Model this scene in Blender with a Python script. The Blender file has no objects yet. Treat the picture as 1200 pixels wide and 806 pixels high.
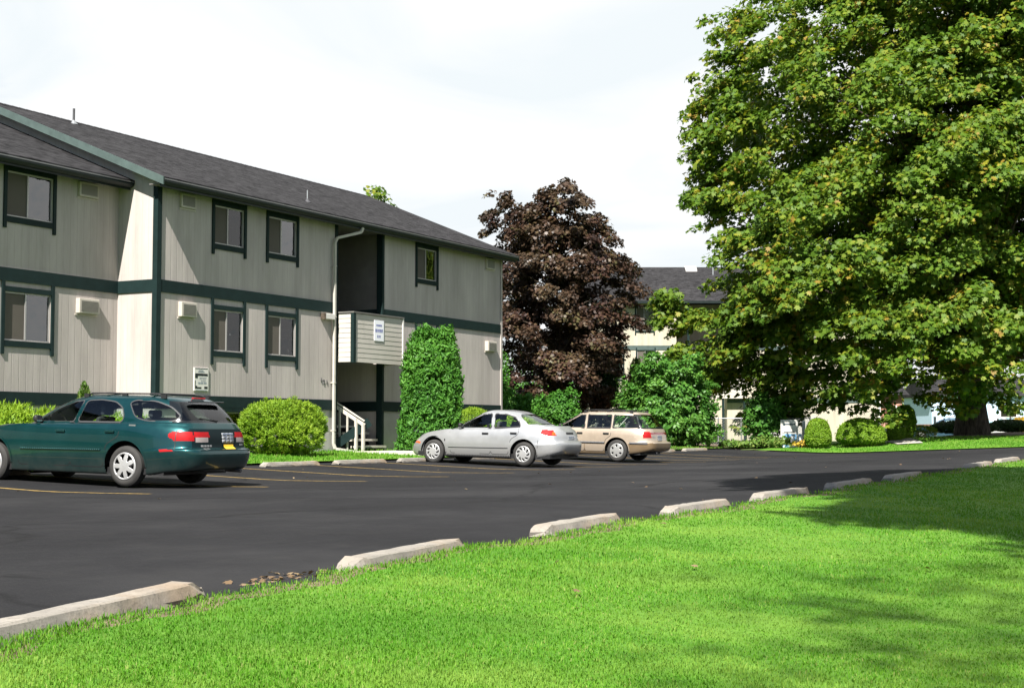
import bpy, math, random
import numpy as np
from mathutils import Vector, Matrix, Euler

random.seed(7)
RNG = np.random.default_rng(11)
SC = bpy.context.scene
COL = SC.collection
PI = math.pi
R = math.radians

# World axes: x runs along the long front of the near building (away from the
# camera), y runs from the lawn across the car park towards that building.
EYE = 0.9
DX, DZ = 0.47595, 0.87947          # camera right / forward expressed in these axes


def cw(X, Z):
    """metres right of / ahead of the viewpoint -> world x, y"""
    return (X * DX + Z * DZ, -X * DZ + Z * DX)


def sstep(a, b, v):
    k = min(1.0, max(0.0, (v - a) / (b - a)))
    return k * k * (3 - 2 * k)


def zlot(t, p):
    u = min(1.0, max(0.0, (p - 5.35) / 9.55))
    near = 0.03 + 0.0092 * min(60, max(0.0, t - 8))
    far = 0.0013 * min(60, max(t, 0.0))
    z = near * (1 - u) + far * u
    if p > 16.0:
        z += 0.037 * (min(p, 23.0) - 16.0)
    return z


def zg(t, p):
    """height of the ground"""
    if t <= 53.7:
        z = zlot(t, p)
        q = 5.2 - 0.28 * max(0.0, min(6.0, 6.6 - t))
        if p < q:
            z += (0.03 - 0.045 * min(20, q - p)) * (1 - sstep(20, 40, t))
        return z
    b = zlot(53.7, p)
    k = 1 - math.exp(-(t - 53.7) / 9.0)
    return b + (0.86 - b) * k * (1 - sstep(13.5, 21, p))


# ------------------------------------------------------------------ materials
class NT:
    def __init__(self, name):
        self.m = bpy.data.materials.new(name)
        self.m.use_nodes = True
        self.t = self.m.node_tree
        self.n = self.t.nodes
        self.b = self.n['Principled BSDF']
        self.out = self.n['Material Output']

    def add(self, typ, **kw):
        nd = self.n.new(typ)
        for k, v in kw.items():
            if hasattr(nd, k):
                setattr(nd, k, v)
            else:
                nd.inputs[k].default_value = v
        return nd

    def link(self, a, b):
        self.t.links.new(a, b)

    def math(self, op, a, b=None, c=None):
        nd = self.n.new('ShaderNodeMath')
        nd.operation = op
        for i, v in enumerate((a, b, c)):
            if v is None:
                continue
            if isinstance(v, (int, float)):
                nd.inputs[i].default_value = v
            else:
                self.link(v, nd.inputs[i])
        return nd.outputs[0]

    def mixc(self, fac, a, b, mode='MIX'):
        nd = self.n.new('ShaderNodeMix')
        nd.data_type = 'RGBA'
        nd.blend_type = mode
        for s, v in ((nd.inputs[0], fac), (nd.inputs[6], a), (nd.inputs[7], b)):
            if isinstance(v, (int, float)):
                s.default_value = v
            elif isinstance(v, tuple):
                s.default_value = v if len(v) == 4 else v + (1,)
            else:
                self.link(v, s)
        return nd.outputs[2]

    def noise(self, scale, detail=4, rough=0.55, vec=None, dim=None):
        nd = self.n.new('ShaderNodeTexNoise')
        nd.inputs['Scale'].default_value = scale
        nd.inputs['Detail'].default_value = detail
        nd.inputs['Roughness'].default_value = rough
        if vec is None:
            vec = self.obj()
        self.link(vec, nd.inputs['Vector'])
        return nd.outputs[0]

    def obj(self):
        if not hasattr(self, '_tc'):
            self._tc = self.n.new('ShaderNodeTexCoord')
        return self._tc.outputs['Object']

    def scale(self, vec, s):
        nd = self.n.new('ShaderNodeVectorMath')
        nd.operation = 'MULTIPLY'
        nd.inputs[1].default_value = s
        self.link(vec, nd.inputs[0])
        return nd.outputs[0]

    def xyz(self, vec):
        nd = self.n.new('ShaderNodeSeparateXYZ')
        self.link(vec, nd.inputs[0])
        return nd.outputs

    def ramp(self, fac, stops):
        nd = self.n.new('ShaderNodeValToRGB')
        cr = nd.color_ramp
        while len(cr.elements) < len(stops):
            cr.elements.new(0.5)
        for e, (p, c) in zip(cr.elements, stops):
            e.position = p
            e.color = c if len(c) == 4 else tuple(c) + (1,)
        self.link(fac, nd.inputs[0])
        return nd.outputs[0]

    def maprange(self, v, a, b, c, d):
        nd = self.n.new('ShaderNodeMapRange')
        nd.inputs[1].default_value, nd.inputs[2].default_value = a, b
        nd.inputs[3].default_value, nd.inputs[4].default_value = c, d
        self.link(v, nd.inputs[0])
        return nd.outputs[0]

    def bump(self, h, strength=0.3, dist=0.02):
        nd = self.n.new('ShaderNodeBump')
        nd.inputs['Strength'].default_value = strength
        nd.inputs['Distance'].default_value = dist
        self.link(h, nd.inputs['Height'])
        self.link(nd.outputs[0], self.b.inputs['Normal'])

    def set(self, color=None, rough=None, metal=None, spec=None, coat=None, coat_r=None):
        for k, v in (('Base Color', color), ('Roughness', rough), ('Metallic', metal),
                     ('Specular IOR Level', spec), ('Coat Weight', coat), ('Coat Roughness', coat_r)):
            if v is None:
                continue
            s = self.b.inputs[k]
            if isinstance(v, (int, float)):
                s.default_value = v
            elif isinstance(v, tuple):
                s.default_value = v if len(v) == 4 else v + (1,)
            else:
                self.link(v, s)
        return self


def plain(name, color, rough=0.6, metal=0.0, var=0.12, scale=6.0, spec=0.4, coat=None):
    """a colour with a little uneven weathering"""
    t = NT(name)
    n = t.noise(scale, 5, 0.6)
    k = t.maprange(n, 0.25, 0.75, 1 - var, 1 + var)
    hs = t.add('ShaderNodeVectorMath', operation='SCALE')
    hs.inputs[0].default_value = color[:3]
    t.link(k, hs.inputs['Scale'])
    t.set(hs.outputs[0], rough, metal, spec, coat)
    return t.m


def leaf_mat(name, stops, trans=0.3, rough=0.55, tcol=1.25):
    t = NT(name)
    g = t.add('ShaderNodeNewGeometry')
    n = t.noise(0.8, 3, 0.6)
    fac = t.math('ADD', t.math('MULTIPLY', g.outputs['Random Per Island'], 0.68), t.maprange(n, 0.32, 0.68, -0.08, 0.46))
    c = t.ramp(t.math('MINIMUM', t.math('MAXIMUM', fac, 0.0), 0.985), stops)
    n = t.noise(0.55, 2, 0.5)
    c2 = t.mixc(t.maprange(n, 0.35, 0.75, 0.0, 0.3), c, (stops[-1][1] if len(stops) > 3 else stops[0][1]))
    t.set(c2, rough, 0.0, 0.25)
    tr = t.add('ShaderNodeBsdfTranslucent')
    t.link(t.mixc(1.0, c2, (tcol, tcol, 0.6), 'MULTIPLY'), tr.inputs[0])
    mx = t.add('ShaderNodeMixShader')
    mx.inputs[0].default_value = trans
    t.link(t.b.outputs[0], mx.inputs[1])
    t.link(tr.outputs[0], mx.inputs[2])
    t.link(mx.outputs[0], t.out.inputs[0])
    return t.m


def glass_mat(name, tint, refl=0.9, ior=1.5, rough=0.01, wob=0.0):
    t = NT(name)
    tr = t.add('ShaderNodeBsdfTransparent')
    tr.inputs[0].default_value = tint + (1,)
    gl = t.add('ShaderNodeBsdfGlossy')
    gl.inputs['Roughness'].default_value = rough
    gl.inputs[0].default_value = (refl, refl, refl, 1)
    if wob:
        bm = t.add('ShaderNodeBump')
        bm.inputs['Strength'].default_value = wob
        bm.inputs['Distance'].default_value = 0.02
        t.link(t.noise(2.2, 2, 0.5), bm.inputs['Height'])
        t.link(bm.outputs[0], gl.inputs['Normal'])
    fr = t.add('ShaderNodeFresnel')
    fr.inputs[0].default_value = ior
    k = t.math('MULTIPLY_ADD', fr.outputs[0], 1.0, 0.02)
    mx = t.add('ShaderNodeMixShader')
    t.link(k, mx.inputs[0])
    t.link(tr.outputs[0], mx.inputs[1])
    t.link(gl.outputs[0], mx.inputs[2])
    t.link(mx.outputs[0], t.out.inputs[0])
    return t.m


M = {}


def make_materials():
    # vertical grooved plywood siding, painted warm grey
    def siding(name, col):
        t = NT(name)
        s = t.xyz(t.obj())
        u = t.math('ADD', s[0], s[1])
        f = t.math('FRACT', t.math('DIVIDE', u, 0.203))
        d = t.math('ABSOLUTE', t.math('SUBTRACT', f, 0.5))
        line = t.maprange(d, 0.035, 0.075, 1.0, 0.0)
        wn = t.add('ShaderNodeTexWhiteNoise', noise_dimensions='1D')
        t.link(t.math('FLOOR', t.math('DIVIDE', u, 0.203)), wn.inputs['W'])
        brd = t.maprange(wn.outputs[0], 0, 1, 0.94, 1.05)
        n1 = t.noise(1.3, 5, 0.6, t.scale(t.obj(), (1.6, 1.6, 0.35)))
        n2 = t.noise(22, 3, 0.6, t.scale(t.obj(), (1, 1, 0.12)))
        k = t.math('MULTIPLY', t.maprange(n1, 0.28, 0.72, 0.82, 1.1), t.maprange(n2, 0.2, 0.8, 0.95, 1.05))
        k = t.math('MULTIPLY', k, brd)
        # dirt splashed up from the ground
        k = t.math('MULTIPLY', k, t.maprange(t.math('ADD', s[2], t.math('MULTIPLY', n1, 0.8)), 0.5, 1.3, 0.9, 1.0))
        vm = t.add('ShaderNodeVectorMath', operation='SCALE')
        vm.inputs[0].default_value = col
        t.link(k, vm.inputs['Scale'])
        c = t.mixc(t.math('MULTIPLY', line, t.maprange(n1, 0.3, 0.7, 0.04, 0.22)), vm.outputs[0], (0.16, 0.15, 0.135))
        t.set(c, 0.75, 0, 0.25)
        t.bump(t.math('MULTIPLY', line, -1.0), 0.35, 0.008)
        return t.m
    M['siding'] = siding('grey_siding', (0.388, 0.351, 0.328))
    M['siding_far'] = siding('cream_siding', (0.40, 0.365, 0.29))
    M['foundation'] = plain('painted_concrete', (0.33, 0.315, 0.30), 0.85, var=0.1, scale=3)
    M['trim'] = plain('dark_green_trim', (0.0075, 0.0185, 0.018), 0.65, var=0.2, scale=5, spec=0.15)
    M['trim_worn'] = plain('worn_green_fascia', (0.06, 0.085, 0.08), 0.7, var=0.2, scale=4, spec=0.15)
    M['gutter'] = plain('dark_gutter', (0.010, 0.016, 0.016), 0.45, var=0.2, spec=0.25)
    M['drip'] = plain('drip_edge', (0.2, 0.2, 0.2), 0.4, 0.6)
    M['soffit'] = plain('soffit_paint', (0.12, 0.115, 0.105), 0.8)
    M['lap'] = plain('lap_siding_paint', (0.40, 0.375, 0.335), 0.7, var=0.08, scale=3)
    M['white_paint'] = plain('white_paint', (0.56, 0.54, 0.51), 0.55, var=0.06)
    M['ac_metal'] = plain('cream_metal', (0.42, 0.385, 0.335), 0.5, var=0.08, spec=0.2)
    M['ac_grille'] = plain('grille_grey', (0.2, 0.19, 0.165), 0.6, var=0.1)
    M['screen'] = plain('insect_screen', (0.085, 0.074, 0.062), 0.85, var=0.08, scale=2)
    M['alu'] = plain('aluminium', (0.36, 0.35, 0.34), 0.45, 0.5, var=0.06)
    M['blind'] = plain('window_blind', (0.42, 0.375, 0.30), 0.8, var=0.1, scale=3)
    M['blind_white'] = plain('white_blind', (0.72, 0.70, 0.62), 0.8, var=0.05, scale=3)
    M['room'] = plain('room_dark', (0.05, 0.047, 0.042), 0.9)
    M['glass'] = glass_mat('window_glass', (0.86, 0.9, 0.87), 0.95, 1.5, 0.01, 0.6)
    M['glass_dark'] = glass_mat('reflecting_glass', (0.7, 0.75, 0.74), 1.0, 2.1, 0.01, 0.8)
    M['carglass'] = glass_mat('car_glass', (0.86, 0.93, 0.90), 0.9, 1.45)
    M['carglass_dark'] = glass_mat('dark_car_glass', (0.35, 0.42, 0.39), 0.9, 1.5)
    M['recess'] = plain('recess_shade_tone', (0.15, 0.14, 0.125), 0.8, var=0.15, scale=2)  # darker than the siding: shade of the upper recess put into the colour
    M['downspout'] = plain('downspout_paint', (0.42, 0.395, 0.35), 0.55, var=0.12)
    M['concrete'] = plain('concrete', (0.40, 0.375, 0.33), 0.9, var=0.25, scale=9)
    M['iron'] = plain('dark_pipe', (0.05, 0.05, 0.055), 0.6)
    M['galv'] = plain('galvanised', (0.33, 0.34, 0.35), 0.45, 0.7)

    # roof shingles in courses
    def shingle(name, base):
        t = NT(name)
        s = t.xyz(t.obj())
        cb = t.add('ShaderNodeCombineXYZ')
        t.link(s[0], cb.inputs[0])
        t.link(t.math('MULTIPLY', s[1], 1.08), cb.inputs[1])
        br = t.add('ShaderNodeTexBrick')
        br.inputs['Scale'].default_value = 1.0
        br.inputs['Brick Width'].default_value = 0.3
        br.inputs['Row Height'].default_value = 0.145
        br.inputs['Mortar Size'].default_value = 0.008
        br.inputs['Mortar Smooth'].default_value = 0.3
        br.inputs['Bias'].default_value = 0.0
        br.inputs['Color1'].default_value = tuple(v * 0.5 for v in base) + (1,)
        br.inputs['Color2'].default_value = tuple(v * 1.5 for v in base) + (1,)
        br.inputs['Mortar'].default_value = tuple(v * 0.35 for v in base) + (1,)
        t.link(cb.outputs[0], br.inputs['Vector'])
        n = t.noise(1.0, 4, 0.75, t.scale(t.obj(), (3.2, 8.0, 8.0)))
        n2 = t.noise(0.5, 3, 0.5)
        c = t.mixc(t.maprange(n, 0.42, 0.66, 0.0, 0.75), br.outputs[0], tuple(v * 2.3 for v in base))
        c = t.mixc(t.maprange(n, 0.3, 0.46, 0.7, 0.0), c, tuple(v * 0.45 for v in base))
        c = t.mixc(t.maprange(n2, 0.3, 0.7, 0.0, 0.25), c, tuple(v * 0.7 for v in base))
        t.set(c, 0.95, 0, 0.06)
        t.bump(br.outputs[1], 0.5, 0.01)
        return t.m
    M['shingle'] = shingle('charcoal_shingles', (0.0225, 0.0220, 0.0232))

    # asphalt
    t = NT('asphalt')
    n1 = t.noise(0.28, 5, 0.62)
    n2 = t.noise(95, 2, 0.6)
    n3 = t.noise(1.7, 6, 0.7)
    c = t.ramp(n1, [(0.28, (0.0108, 0.0108, 0.012)), (0.5, (0.0170, 0.0170, 0.0185)), (0.68, (0.027, 0.0268, 0.028))])
    c = t.mixc(t.maprange(n3, 0.52, 0.75, 0, 0.45), c, (0.030, 0.0295, 0.0295))
    wv = t.add('ShaderNodeTexVoronoi', feature='DISTANCE_TO_EDGE')
    wv.inputs['Scale'].default_value = 0.16
    dist = t.add('ShaderNodeVectorMath', operation='ADD')
    nv = t.add('ShaderNodeTexNoise')
    nv.inputs['Scale'].default_value = 0.5
    t.link(t.obj(), nv.inputs['Vector'])
    t.link(t.scale(nv.outputs[1], (2.4, 2.4, 0)), dist.inputs[0])
    t.link(t.obj(), dist.inputs[1])
    t.link(dist.outputs[0], wv.inputs['Vector'])
    crack = t.maprange(wv.outputs[0], 0.0, 0.014, 0.7, 0.0)
    c = t.mixc(crack, c, (0.009, 0.009, 0.0095))
    c = t.mixc(t.maprange(n2, 0.55, 0.8, 0, 0.5), c, (0.06, 0.058, 0.055))
    # oil drips and scuffs
    n4 = t.noise(2.6, 5, 0.65, t.scale(t.obj(), (1.0, 0.35, 1)))
    c = t.mixc(t.maprange(n4, 0.6, 0.74, 0, 0.6), c, (0.0055, 0.0055, 0.006))
    n5 = t.noise(5.5, 4, 0.7, t.scale(t.obj(), (0.25, 1.4, 1)))
    c = t.mixc(t.maprange(n5, 0.58, 0.78, 0, 0.4), c, (0.034, 0.033, 0.032))
    t.set(c, t.maprange(n3, 0.3, 0.7, 0.8, 0.95), 0, 0.08)
    t.bump(n2, 0.35, 0.006)
    M['asphalt'] = t.m

    # faded yellow paint
    t = NT('yellow_line_paint')
    n = t.noise(14, 5, 0.7)
    n2 = t.noise(1.2, 3, 0.6)
    k = t.math('MULTIPLY', t.maprange(n, 0.38, 0.6, 0.25, 1), t.maprange(n2, 0.3, 0.7, 0.6, 1.0))
    t.set(t.mixc(k, (0.075, 0.065, 0.045), (0.42, 0.27, 0.065)), 0.7, 0, 0.3)
    M['yellow'] = t.m

    # wheel-stop concrete, stained
    t = NT('stop_concrete')
    n1 = t.noise(6, 6, 0.65)
    n2 = t.noise(45, 3, 0.6)
    n3 = t.noise(1.8, 3, 0.6)
    inf = t.add('ShaderNodeObjectInfo')
    c = t.mixc(t.maprange(n1, 0.3, 0.7, 0, 1), (0.19, 0.175, 0.155), (0.30, 0.275, 0.24))
    c = t.mixc(t.maprange(n3, 0.46, 0.68, 0, 0.75), c, (0.27, 0.20, 0.135))
    c = t.mixc(t.maprange(n2, 0.52, 0.72, 0, 0.6), c, (0.10, 0.092, 0.08))
    c = t.mixc(t.maprange(inf.outputs['Random'], 0, 1, 0, 0.3), c, (0.16, 0.15, 0.135))
    t.set(c, 0.9, 0, 0.2)
    t.bump(t.math('ADD', n2, n1), 0.3, 0.008)
    M['stop'] = t.m

    # grass blades / lawn soil
    t = NT('grass_blade')
    g = t.add('ShaderNodeNewGeometry')
    c = t.ramp(g.outputs['Random Per Island'], [(0.0, (0.055, 0.172, 0.009)), (0.45, (0.088, 0.24, 0.014)),
                                                (0.8, (0.128, 0.288, 0.025)), (0.93, (0.215, 0.325, 0.062)), (1.0, (0.27, 0.28, 0.10))])
    n = t.noise(1.0, 5, 0.65)
    c = t.mixc(t.maprange(n, 0.47, 0.62, 0.0, 0.8), c, (0.195, 0.315, 0.052))
    n = t.noise(0.4, 4, 0.6)
    c = t.mixc(t.maprange(n, 0.46, 0.62, 0.0, 0.7), c, (0.045, 0.155, 0.009))
    n = t.noise(1.9, 3, 0.6)
    c = t.mixc(t.maprange(n, 0.5, 0.78, 0, 0.5), c, (0.06, 0.165, 0.012))
    t.set(c, 0.6, 0, 0.12)
    tr = t.add('ShaderNodeBsdfTranslucent')
    t.link(t.mixc(1.0, c, (1.3, 1.2, 0.55), 'MULTIPLY'), tr.inputs[0])
    mx = t.add('ShaderNodeMixShader')
    mx.inputs[0].default_value = 0.38
    t.link(t.b.outputs[0], mx.inputs[1])
    t.link(tr.outputs[0], mx.inputs[2])
    t.link(mx.outputs[0], t.out.inputs[0])
    M['blade'] = t.m
    t = NT('lawn_turf')
    n1 = t.noise(0.5, 4, 0.6)
    n2 = t.noise(40, 4, 0.7)
    n3 = t.noise(1.9, 3, 0.6)
    c = t.mixc(t.maprange(n2, 0.3, 0.7, 0, 1), (0.045, 0.135, 0.009), (0.10, 0.25, 0.02))
    c = t.mixc(t.maprange(n1, 0.42, 0.7, 0, 0.5), c, (0.18, 0.30, 0.04))
    c = t.mixc(t.maprange(n3, 0.5, 0.78, 0, 0.4), c, (0.035, 0.11, 0.008))
    t.set(c, 0.8, 0, 0.2)
    t.bump(n2, 0.8, 0.03)
    M['turf'] = t.m
    t = NT('soil')
    n1 = t.noise(9, 5, 0.7)
    c = t.mixc(t.maprange(n1, 0.3, 0.7, 0, 1), (0.07, 0.052, 0.035), (0.2, 0.155, 0.105))
    t.set(c, 0.95, 0, 0.15)
    t.bump(n1, 0.7, 0.03)
    M['soil'] = t.m
    t = NT('open_ground')
    n1 = t.noise(0.12, 4, 0.6)
    n2 = t.noise(14, 3, 0.6)
    c = t.mixc(t.maprange(n1, 0.4, 0.6, 0, 1), (0.07, 0.15, 0.025), (0.12, 0.15, 0.05))
    c = t.mixc(t.maprange(n2, 0.4, 0.7, 0, 0.5), c, (0.05, 0.1, 0.02))
    t.set(c, 0.95, 0, 0.1)
    M['ground'] = t.m
    t = NT('red_brick')
    s = t.xyz(t.obj())
    cb = t.add('ShaderNodeCombineXYZ')
    t.link(t.math('ADD', s[0], s[1]), cb.inputs[0])
    t.link(s[2], cb.inputs[1])
    br = t.add('ShaderNodeTexBrick')
    br.inputs['Scale'].default_value = 1.0
    br.inputs['Brick Width'].default_value = 0.22
    br.inputs['Row Height'].default_value = 0.075
    br.inputs['Mortar Size'].default_value = 0.01
    br.inputs['Color1'].default_value = (0.30, 0.09, 0.05, 1)
    br.inputs['Color2'].default_value = (0.38, 0.14, 0.08, 1)
    br.inputs['Mortar'].default_value = (0.35, 0.31, 0.27, 1)
    t.link(cb.outputs[0], br.inputs['Vector'])
    t.set(br.outputs[0], 0.9)
    M['brick'] = t.m
    # bark
    t = NT('bark')
    n1 = t.noise(5, 5, 0.7, t.scale(t.obj(), (2.2, 2.2, 0.4)))
    t.set(t.mixc(t.maprange(n1, 0.35, 0.65, 0, 1), (0.028, 0.021, 0.016), (0.11, 0.088, 0.068)), 0.95, 0, 0.1)
    t.bump(n1, 0.9, 0.05)
    M['bark'] = t.m
    # foliage
    M['maple'] = leaf_mat('maple_leaves', [(0.0, (0.034, 0.082, 0.008)), (0.3, (0.060, 0.128, 0.011)), (0.6, (0.10, 0.172, 0.015)),
                                           (0.82, (0.165, 0.205, 0.018)), (0.94, (0.26, 0.235, 0.022)), (0.98, (0.26, 0.14, 0.03)), (1.0, (0.115, 0.170, 0.015))], 0.36)
    M['purple'] = leaf_mat('purple_leaves', [(0.0, (0.0155, 0.0088, 0.0082)), (0.4, (0.036, 0.0182, 0.0145)), (0.75, (0.066, 0.034, 0.023)),
                                             (0.92, (0.085, 0.058, 0.030)), (1.0, (0.075, 0.070, 0.028))], 0.14, 0.42, 1.1)
    M['juniper'] = leaf_mat('yellow_green_sprays', [(0.0, (0.10, 0.20, 0.012)), (0.5, (0.18, 0.30, 0.02)), (1.0, (0.30, 0.40, 0.035))], 0.3)
    M['boxbush'] = leaf_mat('clipped_bush_leaves', [(0.0, (0.095, 0.20, 0.012)), (0.5, (0.16, 0.28, 0.018)), (1.0, (0.23, 0.34, 0.03))], 0.35)
    M['arbor'] = leaf_mat('cedar_sprays', [(0.0, (0.03, 0.11, 0.014)), (0.5, (0.058, 0.18, 0.02)), (1.0, (0.11, 0.27, 0.035))], 0.3)
    M['shrub'] = leaf_mat('shrub_leaves', [(0.0, (0.035, 0.115, 0.018)), (0.5, (0.065, 0.18, 0.025)), (1.0, (0.13, 0.27, 0.045))], 0.3, 0.45)
    M['weed'] = leaf_mat('weedy_leaves', [(0.0, (0.06, 0.13, 0.02)), (0.5, (0.10, 0.19, 0.03)), (1.0, (0.2, 0.24, 0.06))], 0.3)
    M['darkleaf'] = leaf_mat('dark_leaves', [(0.0, (0.018, 0.045, 0.01)), (0.5, (0.03, 0.07, 0.014)), (1.0, (0.05, 0.10, 0.02))], 0.2)
    M['goldleaf'] = leaf_mat('golden_leaves', [(0.0, (0.30, 0.22, 0.02)), (0.5, (0.42, 0.28, 0.03)), (1.0, (0.5, 0.34, 0.05))], 0.3)
    M['litter'] = leaf_mat('fallen_leaves', [(0.0, (0.09, 0.055, 0.03)), (0.5, (0.15, 0.10, 0.055)), (1.0, (0.24, 0.18, 0.10))], 0.1)


# ------------------------------------------------------------------- builders
def fast_mesh(name, verts, faces, mats, smooth=False, mat_idx=None):
    """faces: (M,k) int array of equal-sized polygons"""
    verts = np.asarray(verts, dtype=np.float32)
    faces = np.asarray(faces, dtype=np.int32)
    me = bpy.data.meshes.new(name)
    nf, k = faces.shape
    me.vertices.add(len(verts))
    me.vertices.foreach_set('co', verts.ravel())
    me.loops.add(nf * k)
    me.loops.foreach_set('vertex_index', faces.ravel())
    me.polygons.add(nf)
    me.polygons.foreach_set('loop_start', np.arange(0, nf * k, k, dtype=np.int32))
    me.polygons.foreach_set('loop_total', np.full(nf, k, dtype=np.int32))
    if smooth:
        me.polygons.foreach_set('use_smooth', np.ones(nf, dtype=bool))
    for m in mats:
        me.materials.append(m)
    if mat_idx is not None:
        me.polygons.foreach_set('material_index', np.asarray(mat_idx, dtype=np.int32))
    me.update(calc_edges=True)
    return me


def link(name, me, parent=None):
    o = bpy.data.objects.new(name, me)
    COL.objects.link(o)
    if parent is not None:
        o.parent = parent
    return o


def tag(o, label=None, cat=None, group=None, kind=None):
    if label:
        o['label'] = label
    if cat:
        o['category'] = cat
    if group:
        o['group'] = group
    if kind:
        o['kind'] = kind
    return o


def empty(name, loc=(0, 0, 0), rot=(0, 0, 0), label=None, cat=None, group=None):
    o = bpy.data.objects.new(name, None)
    o.empty_display_size = 0.2
    COL.objects.link(o)
    o.location = loc
    o.rotation_euler = rot
    return tag(o, label, cat, group)


class MB:
    """collects polygons for one mesh; verts are given in the frame of `origin`"""
    def __init__(self):
        self.v, self.f, self.mi = [], [], []
        self.cur = 0

    def mat(self, i):
        self.cur = i
        return self

    def poly(self, pts):
        b = len(self.v)
        self.v += [tuple(p) for p in pts]
        self.f.append(tuple(range(b, b + len(pts))))
        self.mi.append(self.cur)
        return self

    def box(self, x0, x1, y0, y1, z0, z1):
        b = len(self.v)
        self.v += [(x0, y0, z0), (x1, y0, z0), (x1, y1, z0), (x0, y1, z0), (x0, y0, z1), (x1, y0, z1), (x1, y1, z1), (x0, y1, z1)]
        for q in ((0, 3, 2, 1), (4, 5, 6, 7), (0, 1, 5, 4), (1, 2, 6, 5), (2, 3, 7, 6), (3, 0, 4, 7)):
            self.f.append(tuple(b + i for i in q))
            self.mi.append(self.cur)
        return self

    def prism(self, pts, vec):
        """closed prism: polygon pts swept by vec"""
        b = len(self.v)
        n = len(pts)
        vec = Vector(vec)
        self.v += [tuple(p) for p in pts] + [tuple(Vector(p) + vec) for p in pts]
        fs = [tuple(b + i for i in reversed(range(n))), tuple(b + n + i for i in range(n))]
        for i in range(n):
            j = (i + 1) % n
            fs.append((b + i, b + j, b + n + j, b + n + i))
        self.f += fs
        self.mi += [self.cur] * len(fs)
        return self

    def bar(self, a, c, w, h, up=(0, 0, 1)):
        """rectangular bar from a to c"""
        a, c = Vector(a), Vector(c)
        d = (c - a).normalized()
        s = d.cross(Vector(up))
        if s.length < 1e-4:
            s = d.cross(Vector((1, 0, 0)))
        s.normalize()
        u = s.cross(d)
        pts = [a + s * (w / 2 * i) + u * (h / 2 * j) for i, j in ((-1, -1), (1, -1), (1, 1), (-1, 1))]
        return self.prism(pts, c - a)

    def tube(self, pts, rad, n=8, cap=True):
        pts = [Vector(p) for p in pts]
        if isinstance(rad, (int, float)):
            rad = [rad] * len(pts)
        b = len(self.v)
        prev = None
        for i, p in enumerate(pts):
            d = (pts[min(i + 1, len(pts) - 1)] - pts[max(i - 1, 0)]).normalized()
            ref = prev if prev is not None else (Vector((0, 0, 1)) if abs(d.z) < 0.9 else Vector((1, 0, 0)))
            s = d.cross(ref)
            if s.length < 1e-5:
                s = d.cross(Vector((0, 1, 0)))
            s.normalize()
            u = s.cross(d).normalized()
            prev = u
            for k in range(n):
                a = 2 * PI * k / n
                self.v.append(tuple(p + (s * math.cos(a) + u * math.sin(a)) * rad[i]))
        for i in range(len(pts) - 1):
            for k in range(n):
                k2 = (k + 1) % n
                self.f.append((b + i * n + k, b + i * n + k2, b + (i + 1) * n + k2, b + (i + 1) * n + k))
                self.mi.append(self.cur)
        if cap:
            self.f.append(tuple(b + k for k in reversed(range(n))))
            e = b + (len(pts) - 1) * n
            self.f.append(tuple(e + k for k in range(n)))
            self.mi += [self.cur] * 2
        return self

    def lathe(self, prof, n=32, axis='x', c=(0, 0, 0)):
        """prof: list of (offset along axis, radius)"""
        b = len(self.v)
        for o, r in prof:
            for k in range(n):
                a = 2 * PI * k / n
                q = {'x': (o, r * math.cos(a), r * math.sin(a)), 'y': (r * math.sin(a), o, r * math.cos(a)),
                     'z': (r * math.cos(a), r * math.sin(a), o)}[axis]
                self.v.append((q[0] + c[0], q[1] + c[1], q[2] + c[2]))
        for i in range(len(prof) - 1):
            for k in range(n):
                k2 = (k + 1) % n
                self.f.append((b + i * n + k, b + i * n + k2, b + (i + 1) * n + k2, b + (i + 1) * n + k))
                self.mi.append(self.cur)
        return self

    def mesh(self, name, mats, smooth=False):
        me = bpy.data.meshes.new(name)
        me.from_pydata(self.v, [], self.f)
        if not isinstance(mats, (list, tuple)):
            mats = [mats]
        for m in mats:
            me.materials.append(m)
        me.polygons.foreach_set('material_index', self.mi)
        if smooth:
            me.polygons.foreach_set('use_smooth', [True] * len(self.f))
            try:
                me.set_sharp_from_angle(angle=R(38))
            except Exception:
                pass
        me.update()
        return me

    def build(self, name, mats, parent=None, smooth=False, bevel=0.0, world=True):
        """world=True: the vertices are world coordinates; keep them so under the parent"""
        o = link(name, self.mesh(name, mats, smooth))
        if parent is not None:
            o.parent = parent
            if world:
                root = parent
                mw = Matrix.LocRotScale(Vector(root.location), Euler(root.rotation_euler), None)
                q = root
                inv = mw if root.parent is None else None
                if inv is None:
                    # a sub-part: its part already carries world coordinates
                    o.matrix_parent_inverse = Matrix.Identity(4)
                else:
                    o.matrix_parent_inverse = mw.inverted()
        if bevel:
            bv = o.modifiers.new('bevel', 'BEVEL')
            bv.width = bevel
            bv.segments = 2
            bv.limit_method = 'ANGLE'
            bv.angle_limit = R(40)
        return o


def own(o, label, cat, group=None, kind=None):
    return tag(o, label, cat, group, kind)


def make_sign_materials():
    M['sign_white'] = plain('paper_white', (0.74, 0.74, 0.78), 0.6, var=0.03)
    M['sign_blue'] = plain('sign_blue', (0.10, 0.11, 0.30), 0.6, var=0.05)
    M['sign_grey'] = plain('sign_grey', (0.22, 0.25, 0.28), 0.6, var=0.05)
# ------------------------------------------------------------ camera, sky, sun
SUN_H = (-0.9715, -0.237)       # towards the sun, in the ground plane
SUN_EL = R(48)


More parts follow.
